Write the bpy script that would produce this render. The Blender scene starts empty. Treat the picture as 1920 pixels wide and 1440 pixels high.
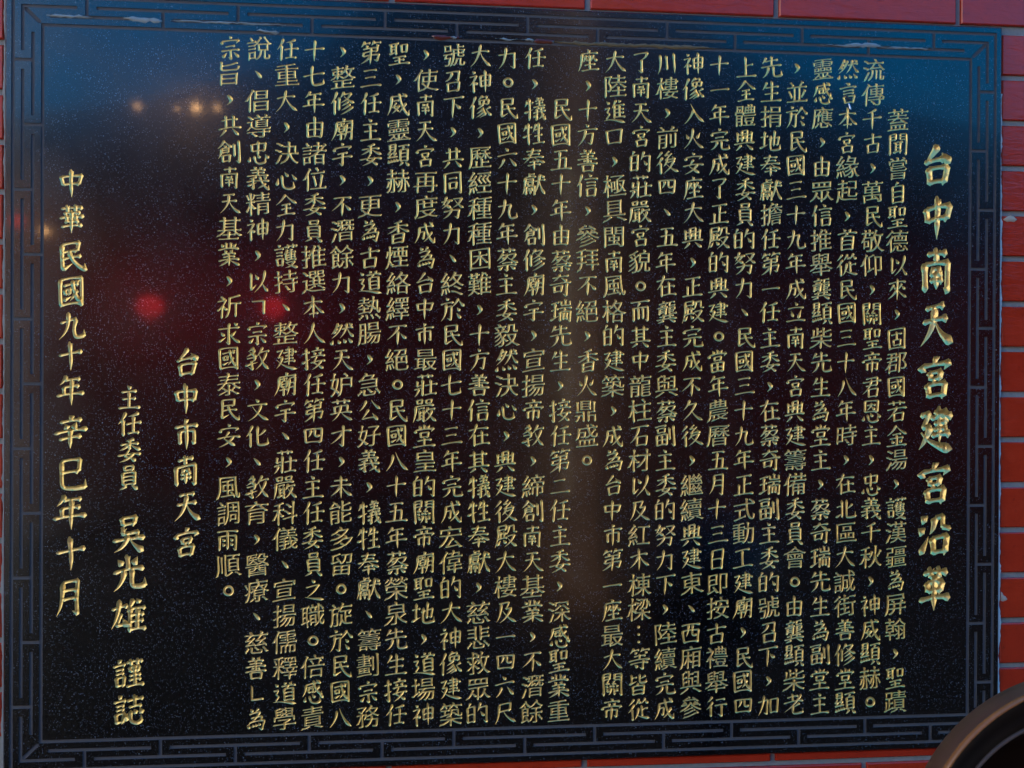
import bpy, bmesh, math, random
import numpy as np
from mathutils import Vector, Matrix
from mathutils.geometry import delaunay_2d_cdt

random.seed(7)
rng = np.random.default_rng(11)
SC = bpy.context.scene
COL = SC.collection
R = math.radians

# ------------------------------------------------------------------ camera
cam = bpy.data.cameras.new('camera')
cam.sensor_width = 36.0
cam.lens = 35.0
cam.clip_start = 0.01
cam.clip_end = 500.0
camo = bpy.data.objects.new('camera', cam)
COL.objects.link(camo)
YAW, PITCH, ROLL = 0.09657, 0.0026, 0.00423
_fw = Vector((math.sin(YAW) * math.cos(PITCH), math.cos(YAW) * math.cos(PITCH), -math.sin(PITCH)))
camo.location = (-0.1680, -1.5094, 0.0062)
_q = _fw.to_track_quat('-Z', 'Y')
camo.rotation_mode = 'QUATERNION'
camo.rotation_quaternion = _q @ Matrix.Rotation(ROLL, 3, 'Z').to_quaternion()
SC.camera = camo

# ------------------------------------------------------------------ light
SUN_EL, SUN_AZ = R(48), R(48)          # the sun stands behind the wall, so the plaque lies in open shade
world = bpy.data.worlds.new('World')
SC.world = world
world.use_nodes = True
wn = world.node_tree
sky = wn.nodes.new('ShaderNodeTexSky')
sky.sky_type = 'NISHITA'
sky.sun_disc = False
sky.sun_elevation = SUN_EL
sky.sun_rotation = SUN_AZ
sky.ozone_density = 2.5
sky.air_density = 1.0
sky.dust_density = 0.3
bg = wn.nodes['Background']
bg.inputs['Strength'].default_value = 0.12
hs = wn.nodes.new('ShaderNodeHueSaturation')
hs.inputs['Saturation'].default_value = 1.58
wn.links.new(sky.outputs[0], hs.inputs['Color'])
wn.links.new(hs.outputs[0], bg.inputs[0])

sl = bpy.data.lights.new('sun', 'SUN')
sl.energy = 4.5
sl.angle = R(0.5)
sl.color = (1.0, 0.94, 0.86)
so = bpy.data.objects.new('sun', sl)
COL.objects.link(so)
_sd = Vector((math.sin(SUN_AZ) * math.cos(SUN_EL), math.cos(SUN_AZ) * math.cos(SUN_EL), math.sin(SUN_EL)))
so.rotation_euler = (-_sd).to_track_quat('-Z', 'Y').to_euler()
so.location = (0, 0, 8)

SC.view_settings.view_transform = 'Standard'
SC.view_settings.look = 'None'
SC.view_settings.exposure = 2.1
SC.view_settings.gamma = 1.0

# ------------------------------------------------------------------ helpers
def obj(name, me, mats=None, parent=None, loc=None):
    o = bpy.data.objects.new(name, me)
    COL.objects.link(o)
    if mats is not None and me is not None:
        for m in (mats if isinstance(mats, (list, tuple)) else [mats]):
            me.materials.append(m)
    if parent is not None:
        o.parent = parent
    if loc is not None:
        o.location = loc
    return o

def tag(o, label=None, cat=None, group=None, kind=None):
    if label: o['label'] = label
    if cat: o['category'] = cat
    if group: o['group'] = group
    if kind: o['kind'] = kind
    return o

def mesh_from(name, verts, faces, mat_idx=None, smooth=False):
    me = bpy.data.meshes.new(name)
    me.from_pydata([tuple(v) for v in verts], [], [tuple(f) for f in faces])
    if mat_idx is not None:
        me.polygons.foreach_set('material_index', mat_idx)
    if smooth:
        me.polygons.foreach_set('use_smooth', [True] * len(me.polygons))
    me.update()
    return me

class Soup:
    def __init__(self):
        self.v, self.f, self.m = [], [], []
    def face(self, pts, m=0):
        b = len(self.v)
        self.v.extend(pts)
        self.f.append(tuple(range(b, b + len(pts))))
        self.m.append(m)
    def add(self, verts, faces, m=0):
        b = len(self.v)
        self.v.extend(verts)
        for f in faces:
            self.f.append(tuple(b + i for i in f))
            self.m.append(m)
    def box(self, x0, x1, y0, y1, z0, z1, m=0):
        p = [(x0,y0,z0),(x1,y0,z0),(x1,y1,z0),(x0,y1,z0),(x0,y0,z1),(x1,y0,z1),(x1,y1,z1),(x0,y1,z1)]
        self.add(p, [(3,2,1,0),(4,5,6,7),(0,1,5,4),(1,2,6,5),(2,3,7,6),(3,0,4,7)], m)
    def mesh(self, name, smooth=False):
        return mesh_from(name, self.v, self.f, self.m, smooth)

def lathe(profile, n=48, axis='z', a0=0.0, a1=2 * math.pi):
    """profile: list of (r, h)."""
    V, F = [], []
    closed = abs(a1 - a0 - 2 * math.pi) < 1e-6
    m = n if closed else n + 1
    for k in range(m):
        a = a0 + (a1 - a0) * k / n
        for r, h in profile:
            V.append((r * math.cos(a), r * math.sin(a), h))
    L = len(profile)
    for k in range(n):
        k2 = (k + 1) % m
        for i in range(L - 1):
            F.append((k * L + i, k2 * L + i, k2 * L + i + 1, k * L + i + 1))
    return V, F

# ------------------------------------------------------------------ materials
def mat(name):
    m = bpy.data.materials.new(name)
    m.use_nodes = True
    nt = m.node_tree
    return m, nt, nt.nodes['Principled BSDF']

def N(nt, t, **kw):
    n = nt.nodes.new(t)
    for k, v in kw.items():
        if k in n.inputs.keys() if hasattr(n.inputs, 'keys') else False:
            n.inputs[k].default_value = v
        else:
            setattr(n, k, v)
    return n

def ramp(nt, pts):
    r = nt.nodes.new('ShaderNodeValToRGB')
    e = r.color_ramp.elements
    while len(e) < len(pts): e.new(0.5)
    for i, (p, c) in enumerate(pts):
        e[i].position = p
        e[i].color = c if len(c) == 4 else (*c, 1)
    return r

def noise(nt, scale, detail=3, rough=0.6, co=None, dist=0.0):
    n = nt.nodes.new('ShaderNodeTexNoise')
    n.inputs['Scale'].default_value = scale
    n.inputs['Detail'].default_value = detail
    n.inputs['Roughness'].default_value = rough
    n.inputs['Distortion'].default_value = dist
    if co is not None: nt.links.new(co, n.inputs['Vector'])
    return n

def mixc(nt, fac, a, b, mode='MIX'):
    n = nt.nodes.new('ShaderNodeMix')
    n.data_type = 'RGBA'
    n.blend_type = mode
    for idx, v in ((0, fac), (6, a), (7, b)):
        if hasattr(v, 'is_output'): nt.links.new(v, n.inputs[idx])
        else: n.inputs[idx].default_value = v if idx == 0 else (*v, 1)
    return n.outputs[2]

def mth(nt, op, a, b=0.0):
    n = nt.nodes.new('ShaderNodeMath')
    n.operation = op
    for i, v in enumerate((a, b)):
        if hasattr(v, 'is_output'): nt.links.new(v, n.inputs[i])
        else: n.inputs[i].default_value = v
    return n.outputs[0]

def granite():
    m, nt, p = mat('polished black granite')
    g = nt.nodes.new('ShaderNodeNewGeometry')
    co = g.outputs['Position']
    layers = []
    for sc, r, keep in ((300, 0.28, 0.58), (700, 0.42, 0.50)):
        v = nt.nodes.new('ShaderNodeTexVoronoi')
        v.inputs['Scale'].default_value = sc
        nt.links.new(co, v.inputs['Vector'])
        sep = nt.nodes.new('ShaderNodeSeparateColor')
        nt.links.new(v.outputs['Color'], sep.inputs[0])
        pick = mth(nt, 'GREATER_THAN', sep.outputs[0], keep)
        rad = mth(nt, 'MULTIPLY', sep.outputs[1], r)
        near = mth(nt, 'LESS_THAN', v.outputs['Distance'], rad)
        lum = mth(nt, 'MULTIPLY', mth(nt, 'MULTIPLY', pick, near), sep.outputs[2])
        layers.append(lum)
    tot = mth(nt, 'ADD', layers[0], layers[1])
    cl = noise(nt, 22, 3, 0.6, co)
    tot = mth(nt, 'MULTIPLY', tot, mth(nt, 'ADD', mth(nt, 'MULTIPLY', cl.outputs[0], 3.4), -1.0))
    n2 = noise(nt, 260, 4, 0.7, co)
    base = mixc(nt, n2.outputs[0], (0.0004, 0.0004, 0.0006), (0.0022, 0.0025, 0.0034))
    col = mixc(nt, tot, base, (0.12, 0.15, 0.19))
    nt.links.new(col, p.inputs['Base Color'])
    p.inputs['Roughness'].default_value = 0.16
    p.inputs['IOR'].default_value = 1.60
    p.inputs['Coat Weight'].default_value = 0.25
    p.inputs['Coat Roughness'].default_value = 0.05
    sm = noise(nt, 5, 4, 0.6, co, 0.6)
    rr = ramp(nt, [(0.3, (0.15,) * 3), (0.75, (0.25,) * 3)])
    nt.links.new(sm.outputs[0], rr.inputs[0])
    nt.links.new(rr.outputs[0], p.inputs['Roughness'])
    return m

def ground_groove():
    m, nt, p = mat('unpolished granite groove')
    g = nt.nodes.new('ShaderNodeNewGeometry')
    n = noise(nt, 300, 4, 0.7, g.outputs['Position'])
    n3 = noise(nt, 9, 3, 0.6, g.outputs['Position'])
    c = mixc(nt, n.outputs[0], (0.045, 0.047, 0.055), (0.11, 0.114, 0.13))
    c = mixc(nt, n3.outputs[0], c, (0.09, 0.085, 0.085))
    nt.links.new(c, p.inputs['Base Color'])
    p.inputs['Roughness'].default_value = 0.85
    p.inputs['Specular IOR Level'].default_value = 0.2
    return m

def gold():
    m, nt, p = mat('gold paint in the carving')
    g = nt.nodes.new('ShaderNodeNewGeometry')
    n = noise(nt, 120, 4, 0.65, g.outputs['Position'])
    n2 = noise(nt, 6, 3, 0.6, g.outputs['Position'])
    c = mixc(nt, n.outputs[0], (0.76, 0.47, 0.11), (0.97, 0.72, 0.30))
    f = ramp(nt, [(0.35, (0, 0, 0)), (0.7, (1, 1, 1))])
    nt.links.new(n2.outputs[0], f.inputs[0])
    c = mixc(nt, f.outputs[0], c, (0.85, 0.60, 0.17))
    w = noise(nt, 420, 3, 0.7, g.outputs['Position'])
    wr = ramp(nt, [(0.60, (0, 0, 0)), (0.72, (1, 1, 1))])
    nt.links.new(w.outputs[0], wr.inputs[0])
    c = mixc(nt, mth(nt, 'MULTIPLY', wr.outputs[0], 0.7), c, (0.16, 0.10, 0.05))
    nt.links.new(c, p.inputs['Base Color'])
    p.inputs['Metallic'].default_value = 0.7
    p.inputs['Roughness'].default_value = 0.36
    b = nt.nodes.new('ShaderNodeBump')
    b.inputs['Strength'].default_value = 0.35
    b.inputs['Distance'].default_value = 0.0006
    bn = noise(nt, 700, 2, 0.6, g.outputs['Position'])
    nt.links.new(bn.outputs[0], b.inputs['Height'])
    nt.links.new(b.outputs[0], p.inputs['Normal'])
    return m

def brick_mat():
    m, nt, p = mat('glazed red brick')
    g = nt.nodes.new('ShaderNodeNewGeometry')
    oi = nt.nodes.new('ShaderNodeObjectInfo')
    n = noise(nt, 38, 5, 0.65, g.outputs['Position'], 0.5)
    c = mixc(nt, n.outputs[0], (0.30, 0.018, 0.007), (0.52, 0.040, 0.010))
    c = mixc(nt, mth(nt, 'MULTIPLY', oi.outputs['Random'], 0.45), c, (0.36, 0.020, 0.010))
    s = noise(nt, 90, 4, 0.7, g.outputs['Position'])
    sr = ramp(nt, [(0.62, (0, 0, 0)), (0.74, (1, 1, 1))])
    nt.links.new(s.outputs[0], sr.inputs[0])
    c = mixc(nt, mth(nt, 'MULTIPLY', sr.outputs[0], 0.5), c, (0.12, 0.012, 0.008))
    nt.links.new(c, p.inputs['Base Color'])
    rr = ramp(nt, [(0.3, (0.12,) * 3), (0.8, (0.30,) * 3)])
    nt.links.new(n.outputs[0], rr.inputs[0])
    nt.links.new(rr.outputs[0], p.inputs['Roughness'])
    p.inputs['Coat Weight'].default_value = 0.06
    p.inputs['Specular IOR Level'].default_value = 0.4
    p.inputs['Coat Roughness'].default_value = 0.12
    b = nt.nodes.new('ShaderNodeBump')
    b.inputs['Strength'].default_value = 0.25
    b.inputs['Distance'].default_value = 0.002
    mp = nt.nodes.new('ShaderNodeMapping')
    mp.inputs['Rotation'].default_value = (0, R(32), 0)
    mp.inputs['Scale'].default_value = (1, 1, 4)
    nt.links.new(g.outputs['Position'], mp.inputs['Vector'])
    bn = noise(nt, 30, 4, 0.6, mp.outputs[0], 0.8)
    nt.links.new(bn.outputs[0], b.inputs['Height'])
    nt.links.new(b.outputs[0], p.inputs['Normal'])
    return m

def simple(name, col, rough=0.7, metal=0.0, var=0.25, scale=40, bump=0.0, **kw):
    m, nt, p = mat(name)
    g = nt.nodes.new('ShaderNodeNewGeometry')
    n = noise(nt, scale, 4, 0.65, g.outputs['Position'])
    a = tuple(max(0, x * (1 - var)) for x in col)
    b = tuple(min(1, x * (1 + var)) for x in col)
    c = mixc(nt, n.outputs[0], a, b)
    nt.links.new(c, p.inputs['Base Color'])
    p.inputs['Roughness'].default_value = rough
    p.inputs['Metallic'].default_value = metal
    if bump:
        bb = nt.nodes.new('ShaderNodeBump')
        bb.inputs['Strength'].default_value = 0.6
        bb.inputs['Distance'].default_value = bump
        nt.links.new(n.outputs[0], bb.inputs['Height'])
        nt.links.new(bb.outputs[0], p.inputs['Normal'])
    for k, v in kw.items():
        p.inputs[k].default_value = v
    return m

def lamp_mat(name, col, strength):
    m, nt, p = mat(name)
    p.inputs['Base Color'].default_value = (*col, 1)
    p.inputs['Emission Color'].default_value = (*col, 1)
    p.inputs['Emission Strength'].default_value = strength
    return m

M_GRAN = granite()
M_GROOVE = ground_groove()
M_GOLD = gold()
M_BRICK = brick_mat()
M_MORTAR = simple('cement mortar', (0.21, 0.215, 0.215), 0.9, 0, 0.25, 120, 0.0015)
M_BEAD = simple('pale mortar squeezed out along the plaque', (0.50, 0.50, 0.47), 0.9, 0, 0.2, 300, 0.001)
M_RESID = simple('dried clear sealant', (0.22, 0.24, 0.23), 0.14, 0, 0.3, 90, 0.002)
M_STAIN = simple('brown adhesive stain', (0.13, 0.085, 0.03), 0.45, 0, 0.5, 60, 0.0006)
M_RUST = simple('dark red brown adhesive', (0.10, 0.018, 0.010), 0.25, 0, 0.5, 60, 0.0006)
M_CHIP = simple('chalky chip', (0.40, 0.33, 0.25), 0.85, 0, 0.2, 200, 0.001)
M_VESSEL = simple('dark brown lacquer', (0.085, 0.036, 0.022), 0.30, 0, 0.35, 30, 0.0004)
M_VRIM = simple('rim highlight lacquer', (0.24, 0.085, 0.024), 0.26, 0, 0.35, 25, 0.0004)  # lighter orange-brown puts the edge highlight into the rim colour
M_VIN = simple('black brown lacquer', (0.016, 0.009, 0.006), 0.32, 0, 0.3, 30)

# ------------------------------------------------------------------ glyphs: brush-like outlines from the built-in face
TITLE = '台中南天宮建宮沿革'
BODY = [
    '　　蓋聞嘗自聖德以來，固郡國若金湯，護漢疆為屏翰，聖蹟',
    '流傳千古，萬民敬仰，關聖帝君恩主，忠義千秋，神威顯赫。',
    '然言本宮緣起，首從民國三十八年時，在北區大誠街善修堂顯',
    '靈感應，由眾信推舉龔顯柴先生為堂主，蔡奇瑞先生為副堂主',
    '，並於民國三十九年成立南天宮興建籌備委員會。由龔顯柴老',
    '先生捐地奉獻擔任第一任主委，在蔡奇瑞副主委的號召下，加',
    '上全體興建委員的努力、民國三十九年正式動工建廟，民國四',
    '十一年完成了正殿的興建。當年農曆五月十三日即按古禮舉行',
    '神像入火安座大興，正殿完成不久後，繼續興建東、西廂與參',
    '川樓，前後四、五年在龔主委與蔡副主委的努力下，陸續完成',
    '了南天宮的莊嚴宮貌。而其中龍柱石材以及紅木棟樑…等皆從',
    '大陸進口，極具閩南風格的建築，成為台中市第一座最大關帝',
    '座，十方善信，參拜不絕，香火鼎盛。',
    '　　民國五十年由蔡奇瑞先生，接任第二任主委，深感聖業重',
    '任，犧牲奉獻，創修廟宇，宣揚帝敎，締創南天基業，不潛餘',
    '力。民國六十九年蔡主委毅然決心，興建後殿大樓及一四六尺',
    '大神像，歷經種種困難，十方善信在其犧牲奉獻，慈悲救眾的',
    '號召下，共同努力、終於民國七十三年完成宏偉的大神像建築',
    '，使南天宮再度成為台中市最莊嚴堂皇的關帝廟聖地，道場神',
    '聖，威靈顯赫，香煙絡繹不絕。民國八十五年蔡榮泉先生接任',
    '第三任主委，更為古道熱腸，急公好義，犧牲奉獻、籌劃宗務',
    '，整修廟宇，不潛餘力，然天妒英才，未能多留。旋於民國八',
    '十七年由諸位委員推選本人接任第四任主任委員之職。倍感責',
    '任重大，決心全力護持、整建廟宇、莊嚴科儀、宣揚儒釋道學',
    '說、倡導忠義精神，以﹁宗敎，文化、敎育，醫療、慈善﹂為',
    '宗旨，共創南天基業，祈求國泰民安，風調雨順。',
]
DATE = '中華民國九十年辛巳年十月'
TEMPLE = '台中市南天宮'
SIGN = '主任委員吳光雄謹誌'
PUNCT = '，、。…﹁﹂'

def ring(cx, cy, r, n=18, cw=False):
    p = [(cx + r * math.cos(2 * math.pi * k / n), cy + r * math.sin(2 * math.pi * k / n)) for k in range(n)]
    return p[::-1] if cw else p

CUSTOM = {
    '。': [ring(0.02, 0.02, 0.215), ring(0.02, 0.02, 0.115, cw=True)],
    '，': [[(-0.10, 0.17), (-0.03, 0.20), (0.06, 0.14), (0.13, 0.05), (0.12, -0.04), (0.04, -0.13), (-0.08, -0.22),
           (-0.10, -0.21), (-0.02, -0.11), (0.0, -0.04), (-0.05, 0.03)]],
    '、': [[(-0.13, 0.15), (-0.06, 0.14), (0.06, 0.06), (0.14, -0.04), (0.15, -0.13), (0.08, -0.15), (0.01, -0.10), (-0.06, 0.02)]],
    '…': [ring(0.0, 0.30, 0.062, 10), ring(0.0, 0.0, 0.062, 10), ring(0.0, -0.30, 0.062, 10)],
    '﹁': [[(-0.22, 0.24), (0.26, 0.30), (0.30, 0.26), (0.29, -0.26), (0.24, -0.30), (0.205, -0.24), (0.20, 0.215), (-0.20, 0.185)]],
    '﹂': [[(-0.20, 0.34), (-0.115, 0.28), (-0.12, -0.20), (0.30, -0.155), (0.31, -0.235), (-0.16, -0.29), (-0.205, -0.26)]],
}

def load_outlines(chars):
    """contours of every glyph of the built-in face, in em units about the centre of the em box"""
    out = {}
    cu = bpy.data.curves.new('lettering', 'FONT')
    o = bpy.data.objects.new('lettering', cu)
    COL.objects.link(o)
    for ch in chars:
        cu.body = ch
        dg = bpy.context.evaluated_depsgraph_get()
        c = o.evaluated_get(dg).to_curve(dg)
        conts = []
        for s in c.splines:
            bp = s.bezier_points
            n = len(bp)
            pts = []
            for i in range(n):
                a, b = bp[i], bp[(i + 1) % n]
                A, B = np.array(a.co[:2]), np.array(b.co[:2])
                h1, h2 = np.array(a.handle_right[:2]), np.array(b.handle_left[:2])
                d = B - A
                L = math.hypot(*d)
                if L < 1e-6: continue
                nrm = np.array((-d[1], d[0])) / L
                dev = max(abs((h1 - A) @ nrm), abs((h2 - A) @ nrm))
                k = 1 if dev < 0.004 else (3 if dev < 0.03 else 5)
                for j in range(k):
                    t = j / k
                    pts.append((1 - t) ** 3 * A + 3 * (1 - t) ** 2 * t * h1 + 3 * (1 - t) * t * t * h2 + t ** 3 * B)
            if len(pts) >= 3: conts.append(np.array(pts))
        out[ch] = conts
        o.evaluated_get(dg).to_curve_clear()
    bpy.data.objects.remove(o)
    bpy.data.curves.remove(cu)
    return out

def area(p):
    x, y = p[:, 0], p[:, 1]
    return 0.5 * float(np.sum(x * np.roll(y, -1) - np.roll(x, -1) * y))

def brush(p):
    """turn the square stroke ends of one contour (ink on its left) into pressed, tapered brush ends"""
    n = len(p)
    e = np.roll(p, -1, 0) - p
    L = np.hypot(e[:, 0], e[:, 1])
    u = e / np.maximum(L, 1e-9)[:, None]
    turn = np.array([math.degrees(math.atan2(u[i - 1, 0] * u[i, 1] - u[i - 1, 1] * u[i, 0], float(u[i - 1] @ u[i]))) for i in range(n)])
    cap = [0.04 < L[i] < 0.115 and 48 < turn[i] < 132 and 48 < turn[(i + 1) % n] < 132 and
           L[i - 1] > 0.02 and L[(i + 1) % n] > 0.02 for i in range(n)]
    for i in range(n):
        if cap[i] and cap[i - 1]: cap[i] = False
    out = []
    skip = set()
    for i in range(n):
        if i in skip: continue
        if not cap[i]:
            if not cap[i - 1]: out.append(p[i])
            if L[i] > 0.17:                 # long edges are drawn in a little: strokes are waisted
                nn = np.array((-u[i, 1], u[i, 0]))
                for q in (.35, .65): out.append(p[i] + e[i] * q + nn * 0.007)
            continue
        P, Q = p[i], p[(i + 1) % n]
        w = L[i]
        eu = u[i]
        d = np.array((eu[1], -eu[0]))
        c = (P + Q) / 2
        a = math.degrees(math.atan2(d[1], d[0]))
        V = lambda x, y: np.array((x, y)) * w
        if -28 <= a <= 32:          # right end of a level stroke: lift, press, round off
            out += [P + V(-.95, .0), P + V(-.35, -.16), P + V(.02, -.06), c + V(.26, .12), Q + V(.10, .32), Q + V(-.22, .40), Q + V(-.85, .03)]
        elif abs(a) >= 155:         # left start of a level stroke: thin slanting touch
            out += [P + V(.9, -.02), P + V(.25, -.10), c + V(-.12, -.08), Q + V(.08, .06), Q + V(.9, .10)]
        elif 62 <= a <= 118:        # top of an upright: slanting press
            out += [P + V(.0, -1.0), P + V(.20, -.55), P + V(.10, -.12), c + V(.0, .28), Q + V(-.22, .22), Q + V(-.16, -.15), Q + V(.02, -.8)]
        elif -118 <= a <= -62:      # foot of an upright: taper
            out += [P + V(.02, .9), P + V(.16, .1), c + V(-.02, -.34), Q + V(-.14, .12), Q + V(-.02, .9)]
        elif -155 < a < -118:       # end of a falling-left stroke: drawn to a point
            t = c + d * w * 0.75
            out += [P - d * w * 0.5, t, Q - d * w * 0.5]
        elif -62 < a < -28:         # end of a falling-right stroke: broad foot, flat point
            out += [P - d * w * 1.1 + V(-.06, -.10), P + V(-.05, -.16), P + V(.40, -.12), c + V(1.05, .02), Q + V(.05, .12), Q - d * w * 0.7]
        elif 32 < a < 62:           # upper right
            out += [P + V(.04, .0), c + d * w * 0.25 + V(.05, .0), Q + V(-.05, .12)]
        else:                       # upper left start of a falling-right stroke: thin
            out += [P - d * w * .5 - eu * w * .12, c + d * w * .35, Q - d * w * .5 + eu * w * .18]
    return np.array(out)

def warp(p, ph, sh):
    x, y = p[:, 0].copy(), p[:, 1].copy()
    a = 0.013
    x2 = x + a * np.sin(3.1 * y + ph[0]) + 0.5 * a * np.sin(6.3 * y + 2 * x + ph[1])
    y2 = y + a * np.sin(3.4 * x + ph[2]) + 0.5 * a * np.sin(5.7 * x + 2 * y + ph[3]) + sh * x - 0.05 * (x * x - 0.08)
    return np.stack((x2, y2), 1)

def offset(p, w, ky=0.8):
    d1 = p - np.roll(p, 1, 0)
    d2 = np.roll(p, -1, 0) - p
    d1 /= np.maximum(np.hypot(d1[:, 0], d1[:, 1]), 1e-9)[:, None]
    d2 /= np.maximum(np.hypot(d2[:, 0], d2[:, 1]), 1e-9)[:, None]
    n1 = np.stack((d1[:, 1], -d1[:, 0]), 1)
    n2 = np.stack((d2[:, 1], -d2[:, 0]), 1)
    b = n1 + n2
    k = np.maximum((b * b).sum(1), 0.9)
    # upright strokes gain a little more than level ones, as from a brush
    off = b * (2 * w / k)[:, None]
    off[:, 1] *= ky
    return p + off

def resample(p, step=0.085):
    out = []
    n = len(p)
    for i in range(n):
        a, b = p[i], p[(i + 1) % n]
        L = math.hypot(*(b - a))
        if L < 0.004: continue
        k = max(1, int(math.ceil(L / step)))
        for j in range(k): out.append(a + (b - a) * j / k)
    return np.array(out)

def wind(pts, conts):
    w = np.zeros(len(pts), int)
    px, py = pts[:, 0][:, None], pts[:, 1][:, None]
    for c in conts:
        x0, y0 = c[:, 0][None], c[:, 1][None]
        x1, y1 = np.roll(c[:, 0], -1)[None], np.roll(c[:, 1], -1)[None]
        cr = (x1 - x0) * (py - y0) - (px - x0) * (y1 - y0)
        w += ((y0 <= py) & (y1 > py) & (cr > 0)).sum(1)
        w -= ((y0 > py) & (y1 <= py) & (cr < 0)).sum(1)
    return w

def cdt(conts, rect=None):
    V, E = [], []
    for c in conts:
        b = len(V)
        n = len(c)
        V += [Vector((float(x), float(y))) for x, y in c]
        E += [(b + i, b + (i + 1) % n) for i in range(n)]
    if rect is not None:
        b = len(V)
        V += [Vector(q) for q in rect]
        E += [(b + i, b + (i + 1) % 4) for i in range(4)]
    v, e, f, _, _, _ = delaunay_2d_cdt(V, E, [], 0, 1e-6, False)
    v = np.array([tuple(q) for q in v])
    f = np.array([tuple(t) for t in f])
    cen = v[f].mean(1)
    return v, f, wind(cen, conts) != 0

def carve(conts, depth=1.0, cap=0.06):
    """rounded V-groove over the inside of the outline: its floor follows the middle of every stroke"""
    v, f, ins = cdt(conts)
    f = f[ins]
    cnt = {}
    for t in f:
        for i in range(3):
            k = (min(t[i], t[(i + 1) % 3]), max(t[i], t[(i + 1) % 3]))
            cnt[k] = cnt.get(k, 0) + 1
    onb = set()
    seg = []
    for k, c in cnt.items():
        if c == 1:
            onb.update(k)
            seg.append(k)
    seg = np.array(seg)
    A, B = v[seg[:, 0]], v[seg[:, 1]]
    AB = B - A
    LL = np.maximum((AB * AB).sum(1), 1e-12)
    def deep(p):
        t = np.clip(((p - A) * AB).sum(1) / LL, 0, 1)
        return min(cap, depth * float(np.sqrt((((A + AB * t[:, None]) - p) ** 2).sum(1).min())))
    used = set(int(i) for i in f.ravel())
    inner = used - onb
    verts = [(x, deep(v[i]) if i in inner else 0.0, y) for i, (x, y) in enumerate(v)]
    mid = {}
    for k, c in cnt.items():
        if c == 2:
            a, b = v[k[0]], v[k[1]]
            L = math.hypot(*(a - b))
            m = (a + b) / 2
            mid[k] = len(verts)
            verts.append((m[0], deep(m) if inner else min(cap, 0.5 * L * depth), m[1]))
    F = []
    for t in f:
        ks = [(min(t[i], t[(i + 1) % 3]), max(t[i], t[(i + 1) % 3])) for i in range(3)]
        mm = [mid.get(k) for k in ks]
        poly = []
        nm = sum(q is not None for q in mm)
        if nm == 3:
            c = len(verts)
            x, y = v[t].mean(0)
            dpt = sum(verts[q][1] for q in mm) / 3
            verts.append((x, deep(np.array((x, y))) if inner else min(cap, dpt * 1.05), y))
            for i in range(3):
                a, b = int(t[i]), int(t[(i + 1) % 3])
                F += [(a, mm[i], c), (mm[i], b, c)]
        else:
            for i in range(3):
                poly.append(int(t[i]))
                if mm[i] is not None: poly.append(mm[i])
            if nm == 1:
                i = [j for j in range(3) if mm[j] is not None][0]
                a, b, o3 = int(t[i]), int(t[(i + 1) % 3]), int(t[(i + 2) % 3])
                F += [(a, mm[i], o3), (mm[i], b, o3)]
            elif nm == 2:
                i = [j for j in range(3) if mm[j] is None][0]
                a, b, o3 = int(t[i]), int(t[(i + 1) % 3]), int(t[(i + 2) % 3])
                m1, m2 = mm[(i + 1) % 3], mm[(i + 2) % 3]
                F += [(a, b, m1), (a, m1, m2), (m2, m1, o3)]
            else:
                F.append((int(t[0]), int(t[1]), int(t[2])))
    # seen from -y the plane's counter-clockwise order already faces the viewer
    return verts, F

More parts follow.
